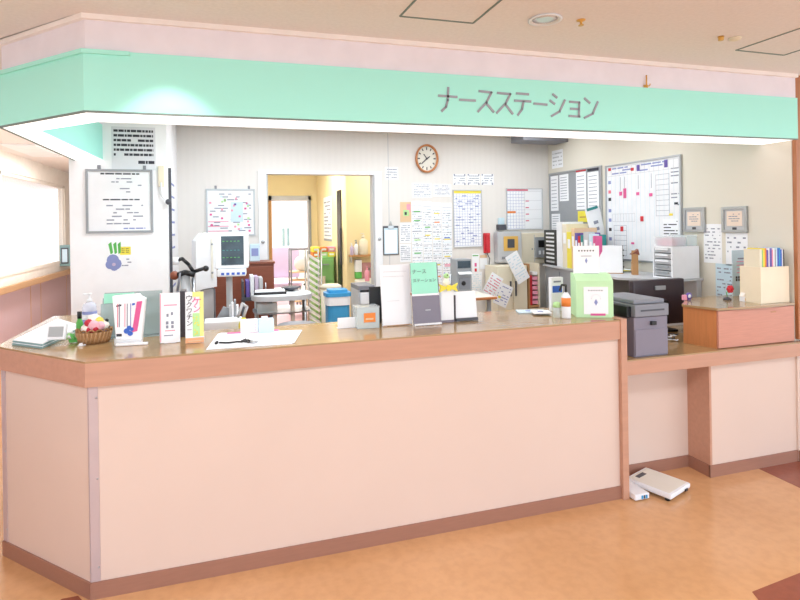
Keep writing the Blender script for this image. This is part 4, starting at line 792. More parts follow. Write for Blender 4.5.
for yy in (4.2, 4.6):
    m = MB(); a = fx(yy); m.box(a-.006, a+.004, yy-.003, yy+.003, .05, 1.05, 'grey_mid'); m.build('door_seam', t)
ZS = 1.1006
# white drawer unit
x0_, y0_, _ = onZ(652.5, 276, 1.1)
t = thing('drawer_unit', 'white desktop drawer unit with clear trays on the grey cabinet', 'drawer unit', (onZ(662, 277, 1.1)[0]+.0, onZ(662, 277, 1.1)[1]+.01, ZS), 0)
w = .165; d = .36; h = .255; ofs = .0
# seen from its left-front corner: fronts face the camera-left
K_ = Vector((onY(672.5, 270, 3.25)[0], 3.25)); L_ = Vector((K_.x, onX(653, 268, K_.x)[1])); ex = Vector((0, -1)); ey = Vector((1, 0))
fw_ = (K_-L_).length; dp_ = X1-.022-K_.x; UA = -PI/2; h = .243
t.location = (K_.x, K_.y, ZS); t.rotation_euler = (0, 0, UA)
def UP(u, v): q = K_+ex*u+ey*v; return q.x, q.y
m = MB()
for a in ((-fw_, 0, 0, dp_, 0, .012), (-fw_, 0, 0, dp_, h-.012, h), (-fw_, -fw_+.01, 0, dp_, .012, h-.012), (-.012, 0, 0, dp_, .012, h-.012), (-fw_+.01, -.012, dp_-.01, dp_, .012, h-.012)): m.box(*a, 'white')
m.build('case', t)
for k in range(5):
    z0_ = .02+k*.044; m = MB(); m.box(-fw_+.014, -.015, .004, dp_-.015, z0_, z0_+.036, 'grey_light'); dd_ = m.build('drawer', t); q = MB(); q.box(-fw_+.03, -.035, -.008, .003, z0_+.018, z0_+.032, 'white' if k > 1 else 'grey', .002); q.build('handle', dd_)
# clear boxes on drawer unit
t = thing('clear_box', 'clear plastic box of pink and blue supplies on the drawer unit', 'box', (*UP(-fw_*.5, .012), ZS+h+.0006), UA+PI/2*0)
DB = dp_*.5; WB_ = fw_*.45
m = MB(); 
for a in ((-WB_, WB_, 0, .003, 0, .07), (-WB_, WB_, DB-.003, DB, 0, .07), (-WB_, -WB_+.003, .003, DB-.003, 0, .07), (WB_-.003, WB_, .003, DB-.003, 0, .07), (-WB_, WB_, 0, DB, 0, .002), (-WB_, WB_, -.0, DB, .07, .074)): m.box(*a, 'clear_plastic')
m.build('box', t); m = MB(); [m.box(-WB_*.8, WB_*.8, .01+.03*i, .036+.03*i, .003, .05+.006*(i % 2), c, .003) for i, c in enumerate(('pink', 'pink', 'blue_pale', 'lavender'))]; m.build('contents', t)
t = thing('clear_box', 'clear plastic box of white packets at the right on the drawer unit', 'box', (*UP(-fw_*.5, .012+DB+.01), ZS+h+.0006), UA)
DB = dp_-DB-.03
m = MB(); 
for a in ((-WB_, WB_, 0, .003, 0, .08), (-WB_, WB_, DB-.003, DB, 0, .08), (-WB_, -WB_+.003, .003, DB-.003, 0, .08), (WB_-.003, WB_, .003, DB-.003, 0, .08), (-WB_, WB_, 0, DB, 0, .002)): m.box(*a, 'acrylic')
m.build('box', t); m = MB(); [m.sph((0, .025+.028*i, .03+.01*(i % 2)), .02, 'white', n=6) for i in range(max(1, int((DB-.03)/.028)))]; m.box(-WB_*.6, -WB_*.1, .01, .05, .003, .01, 'grey_dark'); m.build('contents', t)
# cardboard birdhouse, yellow papers
x, y, _ = onZ(648, 276, 1.1)
t = thing('wooden_house', 'small brown cardboard house standing left of the drawer unit', 'ornament', (x-.03, y+.10, ZS), math.radians(-30))
m = MB(); m.box(-.022, .022, 0, .06, 0, .1, 'kraft', .002); m.box(-.03, .0, -.003, .0, .1, .2, 'kraft'); m.box(-.016, .022, 0, .06, .1, .17, 'kraft', .002); m.build('body', t)
m = MB(); m.xz([(-.035, .165), (.022, .21), (.03, .17), (.03, .16), (0, .175)], -.005, .065, 'wood_brown'); m.build('roof', t)
x, y, _ = onZ(630, 272, 1.1); m = MB()
for k in range(4): m.rbox((.02*math.cos(k*2), .02*math.sin(k*3), .002+.0025*k), (.16, .1, .0015), Matrix.Rotation(k*.6, 3, 'Z'), ('yellow', 'cream', 'yellow', 'paper')[k])
one('yellow_papers', m, 'loose pile of yellow papers on the grey cabinet top', 'papers', (x+.05, y+.1, ZS))
# white binder box and blue tray behind green box
x, y, _ = onZ(611, 273.5, 1.1)
t = thing('flip_board', 'white flip calendar standing on the grey cabinet behind the green box', 'flip calendar', (x, y, ZS), math.radians(-38))
kk = dep(x, y)/F; W = 27*kk; Hh = 28*kk
m = MB(); R = Matrix.Rotation(math.radians(-15), 3, 'X'); m.rbox((-.02, .035, Hh/2), (W, .006, Hh), R, 'white', .001); m.rbox((-.02, .1, Hh/2), (W, .004, Hh), Matrix.Rotation(math.radians(15), 3, 'X'), 'white'); m.build('pages', t)
m = MB(); m.box(-.02-W/2, -.02+W/2, -.01, .13, -.0, .005, 'kraft'); m.build('base', t); m = MB(); [m.cyl((-.02+W/2+.004, .06, Hh*q), (-.02+W/2+.004, .06, Hh*q+.01), .008, m='black', n=10) for q in (.2, .4, .6, .8)]; m.rbox((-.02+W/2+.001, .03, Hh/2), (.004, .008, Hh), R, 'black'); m.build('rings', t)
# folders on the cabinet
def boxat(xl, xr, yt, y, zb=ZS):
    a = onY(xl, yt, y); b = onY(xr, yt, y); return (a[0]+b[0])/2, b[0]-a[0], onY((xl+xr)/2, yt, y)[2]-zb
E0 = Vector(pl[0]); E2 = Vector(pl[1]); ed = (E2-E0).normalized(); en = Vector((-ed.y, ed.x)); EA = math.atan2(ed.y, ed.x)
def edge_u(px):          # distance along the cabinet's left edge seen at this column
    q = ray(px, 268); o = E0+en*.03; dt = q[0]*ed.y-q[1]*ed.x; tt = (o.x*ed.y-o.y*ed.x)/dt; return (Vector((q[0]*tt, q[1]*tt))-o).dot(ed)
def edge_item(xl, xr, yt):
    a, b = edge_u(xl), edge_u(xr); p = E0+en*.03+ed*((a+b)/2); k = ray((xl+xr)/2, yt); tt = p.y/k[1]; return p, b-a, H+k[2]*tt-ZS
p, w, h = edge_item(544.5, 556.5, 230)
t = thing('letter_rack', 'black stacked letter rack with white slots at the cabinet end', 'letter rack', (p.x, p.y, ZS), EA)
m = MB(); m.box(-w/2, w/2, 0, .2, 0, h, 'black', .003); m.build('frame', t)
for k in range(8): m = MB(); m.box(-w*.3, w*.35, -.004, -.0005, h*(.07+k*.115), h*(.12+k*.115), 'white' if k else 'grey_light'); m.build('tray', t)
FD = [(557, 562.5, 'white', 222, 'tall white folder right of the black letter rack'), (562.8, 567, 'cream', 224, 'cream folder standing beside the tall white one'), (567.2, 571.5, 'yellow', 232, 'bright yellow folder on the grey cabinet'), (571.8, 575, 'skin_tan', 228, 'peach folder right of the bright yellow folder'), (575.3, 578, 'purple', 233, 'thin purple folder on the grey cabinet'), (578.2, 580.5, 'red', 236, 'thin red folder on the grey cabinet'), (580.8, 583.5, 'teal', 235, 'thin teal folder on the grey cabinet'), (583.8, 589, 'grey_light', 232, 'light grey folder on the grey cabinet'), (589.3, 593, 'blue_pale', 234, 'pale blue folder near the white flip calendar'), (593.3, 596, 'magenta', 236, 'magenta folder near the white flip calendar')]
for i, (a, b, c, yt, lb) in enumerate(FD):
    p, w, h = edge_item(a, b, yt); m = MB(); m.box(-w/2+.001, w/2-.001, 0, .22 if i < 7 else .06, 0, h, c, .002); m.box(-w*.3, w*.3, -.001, 0, h*.55, h*.8, 'paper'); one('binder', m, lb, 'folder', (p.x, p.y, ZS), EA, 'folders standing on the grey cabinet')
x, y, _ = onZ(604, 267, 1.1); kk = dep(x, y)/F; w = 20*kk; h = 33*kk; m = MB(); m.box(-w/2, w/2, .12, .2, 0, h, 'slate_teal', .004); m.box(-w*.3, w*.1, .118, .12, h*.5, h*.85, 'blue'); m.box(-w*.4, w*.4, .118, .12, h*.1, h*.3, 'grey_light'); one('file_basket', m, 'blue-grey box file with a blue square label', 'box file', (x-.0, y-.06, ZS), math.radians(-38))
x, z, w, h = at(577, 594, 201, 222, 4.95); 
m = MB(); R = Matrix.Rotation(math.radians(-14), 3, 'Y'); zz = onY(603, 234, 4.15)[2]
x, z, w, h = at(588, 606, 202, 262, 4.32); m.rbox((0, 0, h*.5), (w*.8, .006, h*1.0), R, 'paper', .001)
for q in range(5): m.rbox((.02-.012*q, -.005, h*(.3+.11*q)), (.05, .002, .03), R, 'ink_grey')
m.rbox((-h*.12, -.004, h*.97), (w*.6, .008, .025), R, 'teal'); 
one('tilted_chart', m, 'tilted white handwritten chart with teal top rising above the folders', 'chart', (x+.03, 4.34, ZS+.012))
x, z, w, h = at(578, 588, 211, 222, YB-.3); sheet('sticky_note', 'yellow note hanging on the lower part of the grey notice board', 'note', ('X', X1-.013), (578, 588, 211, 222), lambda m, w, h, y: m.box(-w*.4, w*.4, y-.001, y, h*.1, h*.5, 'ink_grey') if False else m.box(-w*.3, w*.3, y-.001, y, h*.4, h*.5, 'kraft'), base='yellow')
# shelf with red and pink binders below
x, w, _ = boxat(528.5, 539.5, 262, 4.93, 0)
t = thing('file_shelf', 'low brown shelf of stacked files left of the grey cabinet', 'shelf', (x, 4.93, 0))
m = MB(); zt = onY(535, 264, 4.9)[2]
m.box(-w/2, -w/2+.012, 0, .28, 0, zt, 'kraft'); m.box(w/2-.012, w/2, 0, .28, 0, zt, 'cream'); [m.box(-w/2+.012, w/2-.012, 0, .28, q, q+.02, 'kraft') for q in (.2, .55, zt-.45)]; m.build('frame', t)
for k in range(7): m = MB(); m.box(-w/2+.05, w/2-.02, .01, .25, zt-.42+k*.05, zt-.385+k*.05, 'pink' if k < 6 else 'white', .003); one('file_tray', m, ['lowest', 'second lowest', 'third lowest', 'fourth', 'third from top', 'second from top', 'topmost'][k]+' file in the low brown shelf stack', 'file', (x, 4.93, 0), 0, 'files stacked in the brown shelf')
m = MB(); m.box(-w/2+.014, -w/2+.045, .01, .25, zt-.43+.0005, zt-.12, 'red', .002); one('binder', m, 'red binder upright in the low brown shelf', 'folder', (x, 4.93, 0))
# wooden round table by wall with calculator device
x, y = onY(466, 297, 4.4)[0], 4.4; zt = onY(466, 297, 4.2)[2]
t = thing('work_table', 'round-cornered wooden table behind the counter stands', 'table', (x, y, 0))
m = MB(); m.box(-.42, .17, -.25, .3, zt-.03, zt, 'offwhite', .012); m.box(-.425, .175, -.255, .305, zt-.028, zt-.004, 'wood_side', .01); m.build('tabletop', t)
for a in (-.38, .12):
    for b in (-.2, .25): m = MB(); m.cyl((a, b, 0), (a, b, zt-.03), .02, m='grey'); m.build('leg', t)
zt += .0006
x, w, h = boxat(455, 470, 259, 4.45, zt)
t = thing('desk_machine', 'grey label printer machine with paper on the wooden table', 'machine', (x, 4.42, zt))
m = MB(); m.box(-w/2, w/2, 0, .14, 0, h, 'grey', .006); m.build('housing', t); m = MB(); m.box(-w*.42, w*.42, -.004, -.0005, h*.74, h*.95, 'screen'); m.build('display', t); m = MB(); m.rbox((0, -.018, h*.6), (w*.85, .04, .003), Matrix.Rotation(.5, 3, 'X'), 'paper'); m.build('paper_slip', t)
m = MB(); m.box(-w*.35, w*.35, -.012, -.0005, h*.12, h*.45, 'grey_mid', .004); m.cyl((-w*.1, -.02, h*.3), (-w*.1, -.013, h*.3), .02, m='black', n=14); m.build('front_panel', t)
x, w, h = boxat(444, 452, 270, 4.35, zt)
t = thing('pen_pot', 'pot of pens and scissors left of the grey machine', 'pen pot', (x, 4.35, zt)); m = MB(); m.lathe([(.035, 0), (.04, .1), (.036, .1), (.03, .006)], 'grey_mid', 16); m.build('cup', t)
m = MB(); [m.cyl((.015*math.cos(k*1.3), .015*math.sin(k*1.3), .01), (.03*math.cos(k*1.3), .03*math.sin(k*1.3), h*(.8+.05*(k % 3))), .005, m=('black', 'red', 'blue', 'purple', 'white', 'grey')[k], n=6) for k in range(6)]; m.build('pens', t)
x, w, h = boxat(422, 444, 262, 4.3, zt)
t = thing('desk_lamp', 'small silver clip lamp behind the mint name stand', 'lamp', (onY(428, 270, 4.3)[0], 4.3, zt)); m = MB(); m.lathe([(.05, 0), (.045, .015), (.01, .02)], 'grey', 16); m.cyl((0, 0, .02), (0, 0, h*.95), .008, m='steel'); m.build('base', t); m = MB(); m.lathe([(.015, h*.95), (.045, h*.86), (.04, h*.86), (.012, h*.94)], 'grey_light', 16, c=(.02, 0, .02)); m.build('shade', t)
# ------------------------------------------------------------------ left inside: patient monitor on stand
ym_ = 3.95
t = thing('monitor_stand', 'roll stand carrying the patient monitor behind the counter', 'stand', (onY(229, 260, ym_)[0], ym_, 0))
zb = onY(230, 276, ym_)[2]
m = MB(); [m.tube([(0, .05, .06), (.15*math.cos(k*2*PI/5), .05+.15*math.sin(k*2*PI/5), .05)], .016, 'grey_mid') for k in range(5)]; m.build('base', t)
for k in range(5): m = MB(); m.sph((.15*math.cos(k*2*PI/5), .05+.15*math.sin(k*2*PI/5), .025), .025, 'black', n=6); m.build('caster', t)
m = MB(); m.cyl((0, .05, .06), (0, .05, zb), .022, m='grey_light'); m.build('pole', t)
m = MB(); m.box(-.1, .08, -.0, .04, .78, .81, 'grey'); m.build('clamp', t)
x, z, w, h = at(214.5, 248.5, 232.5, 268.5, ym_)
t = thing('patient_monitor', 'white patient monitor with dark screen on the roll stand', 'monitor', (x, ym_, zb+.0006), math.radians(-4))
z -= zb
m = MB(); m.box(-w/2, w/2, -.02, .12, z, z+h, 'white', .012); m.build('housing', t)
m = MB(); m.box(-w*.3, w*.36, -.0235, -.0205, z+h*.1, z+h*.9, 'screen'); 
for q, c in ((.75, 'green'), (.5, 'teal'), (.3, 'green')):
    for j in range(5): m.box(-w*.26+j*w*.11, -w*.2+j*w*.11, -.0245, -.0235, z+h*q, z+h*q+.004, c)
m.build('screen', t)
x2, z2, w2, h2 = at(217, 243, 269, 276, ym_)
m = MB(); m.box(-w*.42, w*.42, -.06, .10, 0, z-.002, 'white', .008); [m.box(-w*.3+.035*k, -w*.3+.02+.035*k, -.0615, -.0605, .012, .028, 'blue') for k in range(5)]; m.build('control_unit', t)
# large white ventilator panel left of it
x, z, w, h = at(194, 218, 233, 290, 4.3)
t = thing('equipment_tower', 'tall white medical cart column left of the patient monitor', 'medical cart', (x, 4.3, 0), math.radians(12))
m = MB(); m.xz([(-w*.45, z), (w*.45, z+.02), (w*.45, z+h), (-w*.1, z+h), (-w*.4, z+h*.86)], 0, .2, 'white'); m.build('upper_case', t)
m = MB(); m.box(w*.2, w*.3, -.01, -.001, z+h*.2, z+h*.9, 'offwhite', .004); [m.cyl((w*.25, -.014, z+h*q), (w*.25, -.0105, z+h*q), .008, m='grey', n=10) for q in (.3, .8)]; m.build('door_edge', t)
m = MB(); m.box(-w*.1, w*.35, .04, .16, .5, z, 'grey_light', .005); m.box(w*.36, w*.43, .04, .16, .5, z, 'grey_mid', .003); m.build('column', t)
m = MB(); m.box(-w*.5, w*.6, -.02, .25, .2, .5, 'grey_light', .01); m.build('lower_case', t)
for k in range(4): m = MB(); m.sph(((-.4 if k % 2 else .45)*w, .02 if k < 2 else .2, .1), .04, 'grey_dark'); m.cyl(((-.4 if k % 2 else .45)*w, .02 if k < 2 else .2, .06), ((-.4 if k % 2 else .45)*w, .02 if k < 2 else .2, .2), .015, m='steel'); m.cyl(((-.4 if k % 2 else .45)*w-.01, .02 if k < 2 else .2, .04), ((-.4 if k % 2 else .45)*w+.01, .02 if k < 2 else .2, .04), .04, m='grey_dark'); m.build('caster', t)
# IV pole device with black hoses
x, z, w, h = at(176, 197, 252, 335, 3.85)
t = thing('infusion_stand', 'grey pole with black hose arms and clamps beside the pillar', 'pole stand', (onY(186, 300, 3.85)[0], 3.85, 0))
zt_ = onY(186, 272, 3.85)[2]
m = MB(); m.cyl((0, 0, .05), (0, 0, zt_), .03, m='grey_light'); m.cyl((.05, 0, .05), (.05, 0, zt_-.04), .012, m='steel'); m.build('pole', t); m = MB(); m.box(-.09, .09, -.03, .03, .02, .05, 'grey_dark', .005); m.box(-.03, .03, -.09, .09, .02, .05, 'grey_dark', .005); [m.cyl((a, b, 0), (a, b, .02), .015, m='black') for a, b in ((-.075, 0), (.075, 0), (0, -.075), (0, .075))]; m.build('base', t)
m = MB(); m.tube([(-.05, 0, zt_+.08), (-.02, 0, zt_+.09), (.02, 0, zt_+.05), (.05, 0, zt_), (.115, -.02, zt_+.02)], .012, 'black'); m.tube([(-.06, 0, zt_-.02), (0, -.03, zt_+.0), (.06, -.03, zt_-.02)], .018, 'black'); m.tube([(-.03, -.03, zt_), (-.05, -.03, zt_-.12), (-.03, -.03, zt_-.25)], .008, 'grey_mid'); m.build('hoses', t)
m = MB(); m.cyl((-.06, 0, zt_+.05), (-.06, 0, zt_+.1), .02, m='white'); m.build('knob', t)
m = MB(); m.sph((.13, -.02, zt_+.02), .02, 'black'); m.build('knob', t)
m = MB(); m.sph((-.07, 0, zt_-.02), .03, 'wood_brown'); m.build('knob', t)
# brown cabinet by the doorway
x, z, w, h = at(246, 266, 262, 300, 4.95)
t = thing('wooden_cabinet', 'dark brown wooden cabinet left of the doorway', 'cabinet', (onY(244, 262, 4.95)[0], 4.95, 0)); zt_ = z+h; w = .52
m = MB(); m.box(-w/2, w/2, 0, .26, 0, zt_-.02, 'wood_brown'); m.build('body', t); m = MB(); m.box(-w/2-.01, w/2+.01, -.015, .26, zt_-.0195, zt_, 'wood_brown', .003); m.build('top', t)
m = MB(); m.box(-w/2+.01, w/2-.01, -.012, -.001, .06, zt_-.04, 'wood_brown', .003); dd_ = m.build('door', t); m = MB(); m.cyl((w*.35, -.03, zt_*.75), (w*.35, -.03, zt_*.85), .006, m='steel'); m.build('handle', dd_)
x, w, h = boxat(250, 260, 240, 5.0, zt_); m = MB(); m.box(-w/2, w/2, 0, .08, 0, h*.8, 'blue_pale', .004); m.box(-w*.35, w*.35, -.002, 0, h*.25, h*.6, 'ink_blue'); one('blue_carton', m, 'pale blue carton on the brown cabinet right of the monitor', 'carton', (x, 5.05, zt_+.0006))
# instrument trolley
yt_ = 4.2; zt_ = onY(285, 293, yt_)[2]; xa, xb = onY(251, 300, yt_)[0], onY(311, 300, yt_)[0]; xc = (xa+xb)/2; W = xb-xa
t = thing('instrument_trolley', 'steel trolley with oval white top and rose legs before the doorway', 'trolley', (xc, yt_, 0))
m = MB()
def oval(a, b, n=28, p=3): return [(a*math.copysign(abs(math.cos(2*PI*i/n))**(2/p), math.cos(2*PI*i/n)), b*math.copysign(abs(math.sin(2*PI*i/n))**(2/p), math.sin(2*PI*i/n))) for i in range(n)]
m.prism(oval(W/2, .2), zt_-.035, zt_, 'grey_light'); m.prism(oval(W/2*.94, .18), zt_, zt_+.003, 'white'); m.build('tray_top', t)
m = MB(); m.prism(oval(W/2*.95, .19), zt_-.13, zt_-.12, 'steel'); m.build('middle_shelf', t); m = MB(); m.prism(oval(W/2*.95, .19), .2, .22, 'grey_light'); m.build('bottom_shelf', t)
for a in (-.8, -.28, .3, .82): m = MB(); b_ = -.13 if a in (-.28, .3) else .1; m.cyl((a*W/2, b_, .05), (a*W/2, b_, zt_-.036), .016, m='notice_peach' if b_ < 0 else 'steel'); m.cyl((a*W/2-.01, b_, .035), (a*W/2+.01, b_, .035), .035, m='black'); m.build('leg', t)
m = MB(); m.box(-W*.42, -W*.1, -.16, .05, zt_-.119, zt_-.05, 'acrylic'); m.build('bin', t)
zz = zt_+.0036
m = MB(); m.prism([(-.12, -.08), (.12, -.09), (.13, .07), (-.11, .08)], 0, .018, 'black'); m.prism([(-.11, -.07), (.11, -.08), (.12, .06), (-.10, .07)], .018, .024, 'paper'); one('chart_book', m, 'black edged open chart lying on the trolley', 'chart', (xc-W*.2, yt_, zz))
m = MB(); m.lathe([(.02, 0), (.06, .015), (.075, .03), (.07, .032), (.015, .006)], 'grey_dark', 20); one('kidney_dish', m, 'dark round dish on the trolley', 'dish', (xc+W*.18, yt_+.1, zz))
# record file stand left of the trolley
t = thing('record_stand', 'grey upright rack of record binders beside the brown cabinet', 'rack', (onY(258, 300, 4.45)[0], 4.5, 0)); zr = onY(258, 297, 4.5)[2]
m = MB(); m.box(-.12, .13, 0, .25, zr-.03, zr, 'grey_dark', .004); [m.cyl((a, b, 0), (a, b, zr-.03), .012, m='grey_dark') for a in (-.11, .12) for b in (.02, .23)]; m.box(-.12, -.105, 0, .25, zr, zr+.13, 'grey_dark'); m.build('frame', t)
for k, (c, q) in enumerate((('purple', .13), ('white', .17), ('lavender', .16), ('grey_light', .15))): m = MB(); m.box(0, .03, 0, .2, 0, q, c, .003); one('binder', m, ['purple binder at the left of the grey upright rack', 'white binder second in the grey upright rack', 'lavender binder third in the grey upright rack', 'light grey binder at the right of the grey upright rack'][k], 'folder', (onY(258, 300, 4.45)[0]-.09+.035*k, 4.52, zr+.0006), 0, 'binders in the upright rack')
# desk surface behind the counter, left
t = thing('inner_desk', 'white inner desk just behind the counter at left', 'desk', (0, 0, 0)); zd = .86
xa = onY(203, 335, 3.15)[0]; xb = onY(243, 335, 3.15)[0]
m = MB(); m.box(xa-.1, xb+.22, 3.05, 3.42, zd-.03, zd, 'grey_light', .004); m.build('desktop', t)
for a in (xa-.08, xb+.2):
    for b in (3.08, 3.4): m = MB(); m.box(a-.015, a+.015, b-.015, b+.015, 0, zd-.03, 'grey'); m.build('leg', t)
x, w, h = boxat(204, 243, 322, 3.2, zd); m = MB(); m.box(-w/2, w/2, 0, .15, 0, h, 'white', .006); m.box(-w*.48, w*.48, .01, .14, h, h+.002, 'paper'); one('white_case', m, 'long white case on the inner desk behind the yellow card', 'case', (x, 3.2, zd+.0006))
x, w, h = boxat(212, 240, 307, 3.38, zd)
t = thing('keyboard_cover', 'grey tilted tray edged in cream tubing under the monitor', 'tray', (x, 3.39, zd+.0006)); m = MB(); m.xz([(-w*.5, h*.45), (-w*.1, h), (w*.3, h*.9), (w*.5, h*.45), (w*.2, 0), (-w*.2, 0)], 0, .02, 'grey'); m.build('plate', t); m = MB(); m.tube([(-w*.5, -.004, h*.45), (-w*.2, -.006, h*.3), (0, -.006, h*.12), (w*.2, -.006, h*.14), (w*.5, -.004, h*.5)], .006, 'cream'); m.build('tubing', t)
x, w, h = boxat(237, 249, 303, 3.15, zd)
t = thing('cleaner_bottle', 'clear bottle with yellow liquid leaning handle on the inner desk', 'bottle', (x, 3.12, zd+.0006)); m = MB(); m.lathe([(.024, 0), (.028, .006), (.028, h*.55), (.01, h*.7)], 'yellow', 16); m.build('body', t); m = MB(); m.tube([(0, 0, h*.7), (.02, 0, h*.92), (-.005, 0, h), (-.03, 0, h*.7)], .008, 'grey_light'); m.build('handle', t)
x, w, h = boxat(229, 239, 298, 3.3, zd); m = MB(); [m.box(-w/2+w*.25*k, -w/2+w*.25*k+.012, 0, .06, 0, h*(.8+.06*(k % 3)), ('grey_light', 'white', 'grey', 'white')[k], .002) for k in range(4)]; m.box(-w/2, w/2, .0, .065, 0, .05, 'clear_plastic'); one('supply_rack', m, 'cluster of white supply packets under the patient monitor', 'supplies', (x, 3.355, zd+.0006))
# stool / chair seat grey
x, z, w, h = at(286, 313, 324, 331, 3.3); 
t = thing('round_stool', 'grey padded round stool behind the counter', 'stool', (x, 3.42, 0)); zs_ = onY(300, 323, 3.4)[2]
m = MB(); m.lathe([(.08, zs_-.07), (.125, zs_-.06), (.13, zs_-.03), (.12, zs_-.008), (.05, zs_)], 'grey_mid', 28); m.build('seat', t); m = MB(); m.cyl((0, 0, .08), (0, 0, zs_-.07), .025, m='steel'); m.build('post', t)
for k in range(5): m = MB(); a = k*2*PI/5; m.tube([(0, 0, .09), (.2*math.cos(a), .2*math.sin(a), .04)], .015, 'steel'); m.sph((.2*math.cos(a), .2*math.sin(a), .022), .022, 'black', n=6); m.build('leg', t)
# bins
x, z, w, h = at(327, 353, 291, 327, 4.3); zb_ = z+h; x = onY(340, 310, 4.3)[0]; q = w/2
t = thing('waste_bin', 'blue waste bin lined with a clear bag', 'bin', (x, 4.3+q, 0))
m = MB(); m.prism(oval(q*.86, q*.8, 24, 5), 0, zb_-.05, 'blue_bin'); m.build('body', t); m = MB(); m.prism(oval(q*.93, q*.88, 24, 5), zb_-.12, zb_-.051, 'bag_white'); m.build('liner', t)
m = MB(); m.prism(oval(q*1.0, q*.92, 24, 5), zb_-.0499, zb_-.02, 'blue_bin'); m.prism(oval(q*.75, q*.7, 24, 5), zb_-.02, zb_+.005, 'blue_bin'); m.build('lid', t)
x, z, w, h = at(322, 344, 285, 320, 5.0); q = w/2
t = thing('waste_bin', 'cream waste bin half hidden behind the blue bin', 'bin', (x, 5.0+.1, 0)); m = MB(); m.lathe([(q*.75, 0), (q*.95, z+h-.04), (q*.9, z+h-.04)], 'cream', 24, sy=.7); m.build('body', t); m = MB(); m.lathe([(q, z+h-.0395), (q, z+h-.02), (q*.7, z+h)], 'cream', 24, sy=.7); m.build('lid', t)
# grey drawer small
x, z, w, h = at(357, 372, 288, 310, 4.6); w_ = w
t = thing('drawer_tower', 'slim grey drawer tower with clear drawers by the doorway', 'drawer tower', (x+.02, 4.6, 0)); zt_ = z+h
m = MB(); [m.box(s*w/2-.006, s*w/2+.006, 0, .3, 0, zt_-.02, 'grey_light') for s in (-1, 1)]; m.box(-w/2+.006, w/2-.006, .28, .3, 0, zt_-.02, 'grey_light'); m.box(-w/2-.006, w/2+.006, 0, .3, zt_-.02, zt_+.02, 'grey_mid', .004); m.build('frame', t)
for k in range(6): m = MB(); z0_ = zt_-.14-k*.13; m.box(-w/2+.01, w/2-.01, -.002, .26, z0_, z0_+.1, 'acrylic_grey' if k % 2 else 'white', .004); m.build('drawer', t)
# ------------------------------------------------------------------ next room
x, z, w, h = at(320, 345.5, 257, 325, 6.9); zt_ = z+h
t = thing('green_cabinet', 'green drawer cabinet in the next room', 'cabinet', (onY(328, 290, 6.9)[0]-.035, 6.9, 0)); w = .24
m = MB(); m.box(-w/2, w/2, 0, .5, 0, zt_, 'green_cab', .006); m.build('body', t)
for k in range(4): m = MB(); z0_ = zt_-.3-k*.3; m.box(-w/2+.015, w/2-.015, -.012, -.001, z0_, z0_+.27, 'green_cab', .004); dd_ = m.build('drawer', t); m = MB(); m.box(-.05, .05, -.022, -.0125, z0_+.2, z0_+.215, 'grey'); m.build('handle', dd_)
m = MB(); m.box(-.1, .0, -.018, -.0125, zt_-.5, zt_-.24, 'cream'); m.build('tag', t)
for k, (c1, c2) in enumerate((('orange', 'yellow'), ('green_pale', 'orange'), ('yellow', 'pink'))):
    for j in range(2):
        m = MB(); m.box(-.048, .048, 0, .2, 0, .065, c1 if j == 0 else c2, .006); m.box(-.03, .03, -.002, 0, .02, .045, 'white'); one('supply_box', m, ['left', 'middle', 'right'][k]+(' lower' if j == 0 else ' upper')+' of the colourful small boxes on the green cabinet', 'box', (onY(328, 290, 6.9)[0]-.135+.1*k, 6.95, zt_+.0006+.066*j), 0, 'colourful boxes on the green cabinet')
# slotted rack cart
x, z, w, h = at(311, 321, 250, 330, 6.4)
t = thing('chart_rack', 'tall steel rack of slanted chart slots beside the green cabinet', 'chart rack', (onY(315, 290, 6.35)[0], 6.35, 0)); zt_ = z+h
m = MB(); [m.cyl((a, b, .06), (a, b, zt_), .01, m='steel') for a in (-.08, .08) for b in (0, .2)]; [m.sph((a, b, .035), .035, 'black', n=6) for a in (-.08, .08) for b in (0, .2)]; m.box(-.08, .08, 0, .2, .1, .12, 'grey'); m.build('frame', t)
for k in range(14): zq = .2+(zt_-.3)*k/13; m = MB(); m.rbox((0, .1, zq), (.15, .17, .028), Matrix.Rotation(.6, 3, 'Y'), 'white', .003); m.build('slot', t)
# trolley with white bundle
t = thing('linen_trolley', 'steel trolley with white bundle in the bright far room', 'trolley', (onY(303, 260, 9.3)[0], 9.3, 0)); zt_ = onY(303, 272, 9.3)[2]
m = MB(); [m.cyl((a, b, .05), (a, b, zt_+.4), .014, m='grey_mid') for a in (-.22, .22) for b in (-.15, .15)]; [m.tube([(-.22, b, zt_+.4), (.22, b, zt_+.4)], .014, 'grey_mid') for b in (-.15, .15)]; [m.box(-.22, .22, -.15, .15, q, q+.02, 'skin_tan') for q in (.25, .6, zt_)]; [m.sph((a, b, .025), .025, 'black', n=5) for a in (-.22, .22) for b in (-.15, .15)]; m.build('frame', t)
m = MB(); m.sph((0, 0, zt_+.15), .14, 'white', (1.1, .8, 1)); m.sph((.08, -.02, zt_+.09), .1, 'blue_pale', (1, .8, .8)); m.build('bundle', t)
t = thing('rolling_chair', 'lavender upholstered chair in the bright far room', 'chair', (onY(285, 270, 10.2)[0], 10.2, 0))
m = MB(); m.box(-.35, .3, .2, .26, .55, 1.15, 'lavender', .03); m.build('backrest', t); m = MB(); m.box(-.33, .28, -.25, .19, .42, .5, 'lavender', .03); m.build('seat', t)
for a in (-.3, .25):
    for b in (-.22, .22): m = MB(); m.cyl((a, b, 0), (a, b, .42 if b < 0 else .55), .02, m='grey'); m.build('leg', t)
for a in (-.4, .35): m = MB(); m.tube([(a, .2, .9), (a, -.2, .75), (a, -.2, .45), (a*.9, -.2, .45)], .018, 'black'); m.build('armrest', t)
x, z, w, h = at(282, 290, 228, 268, 11.98)
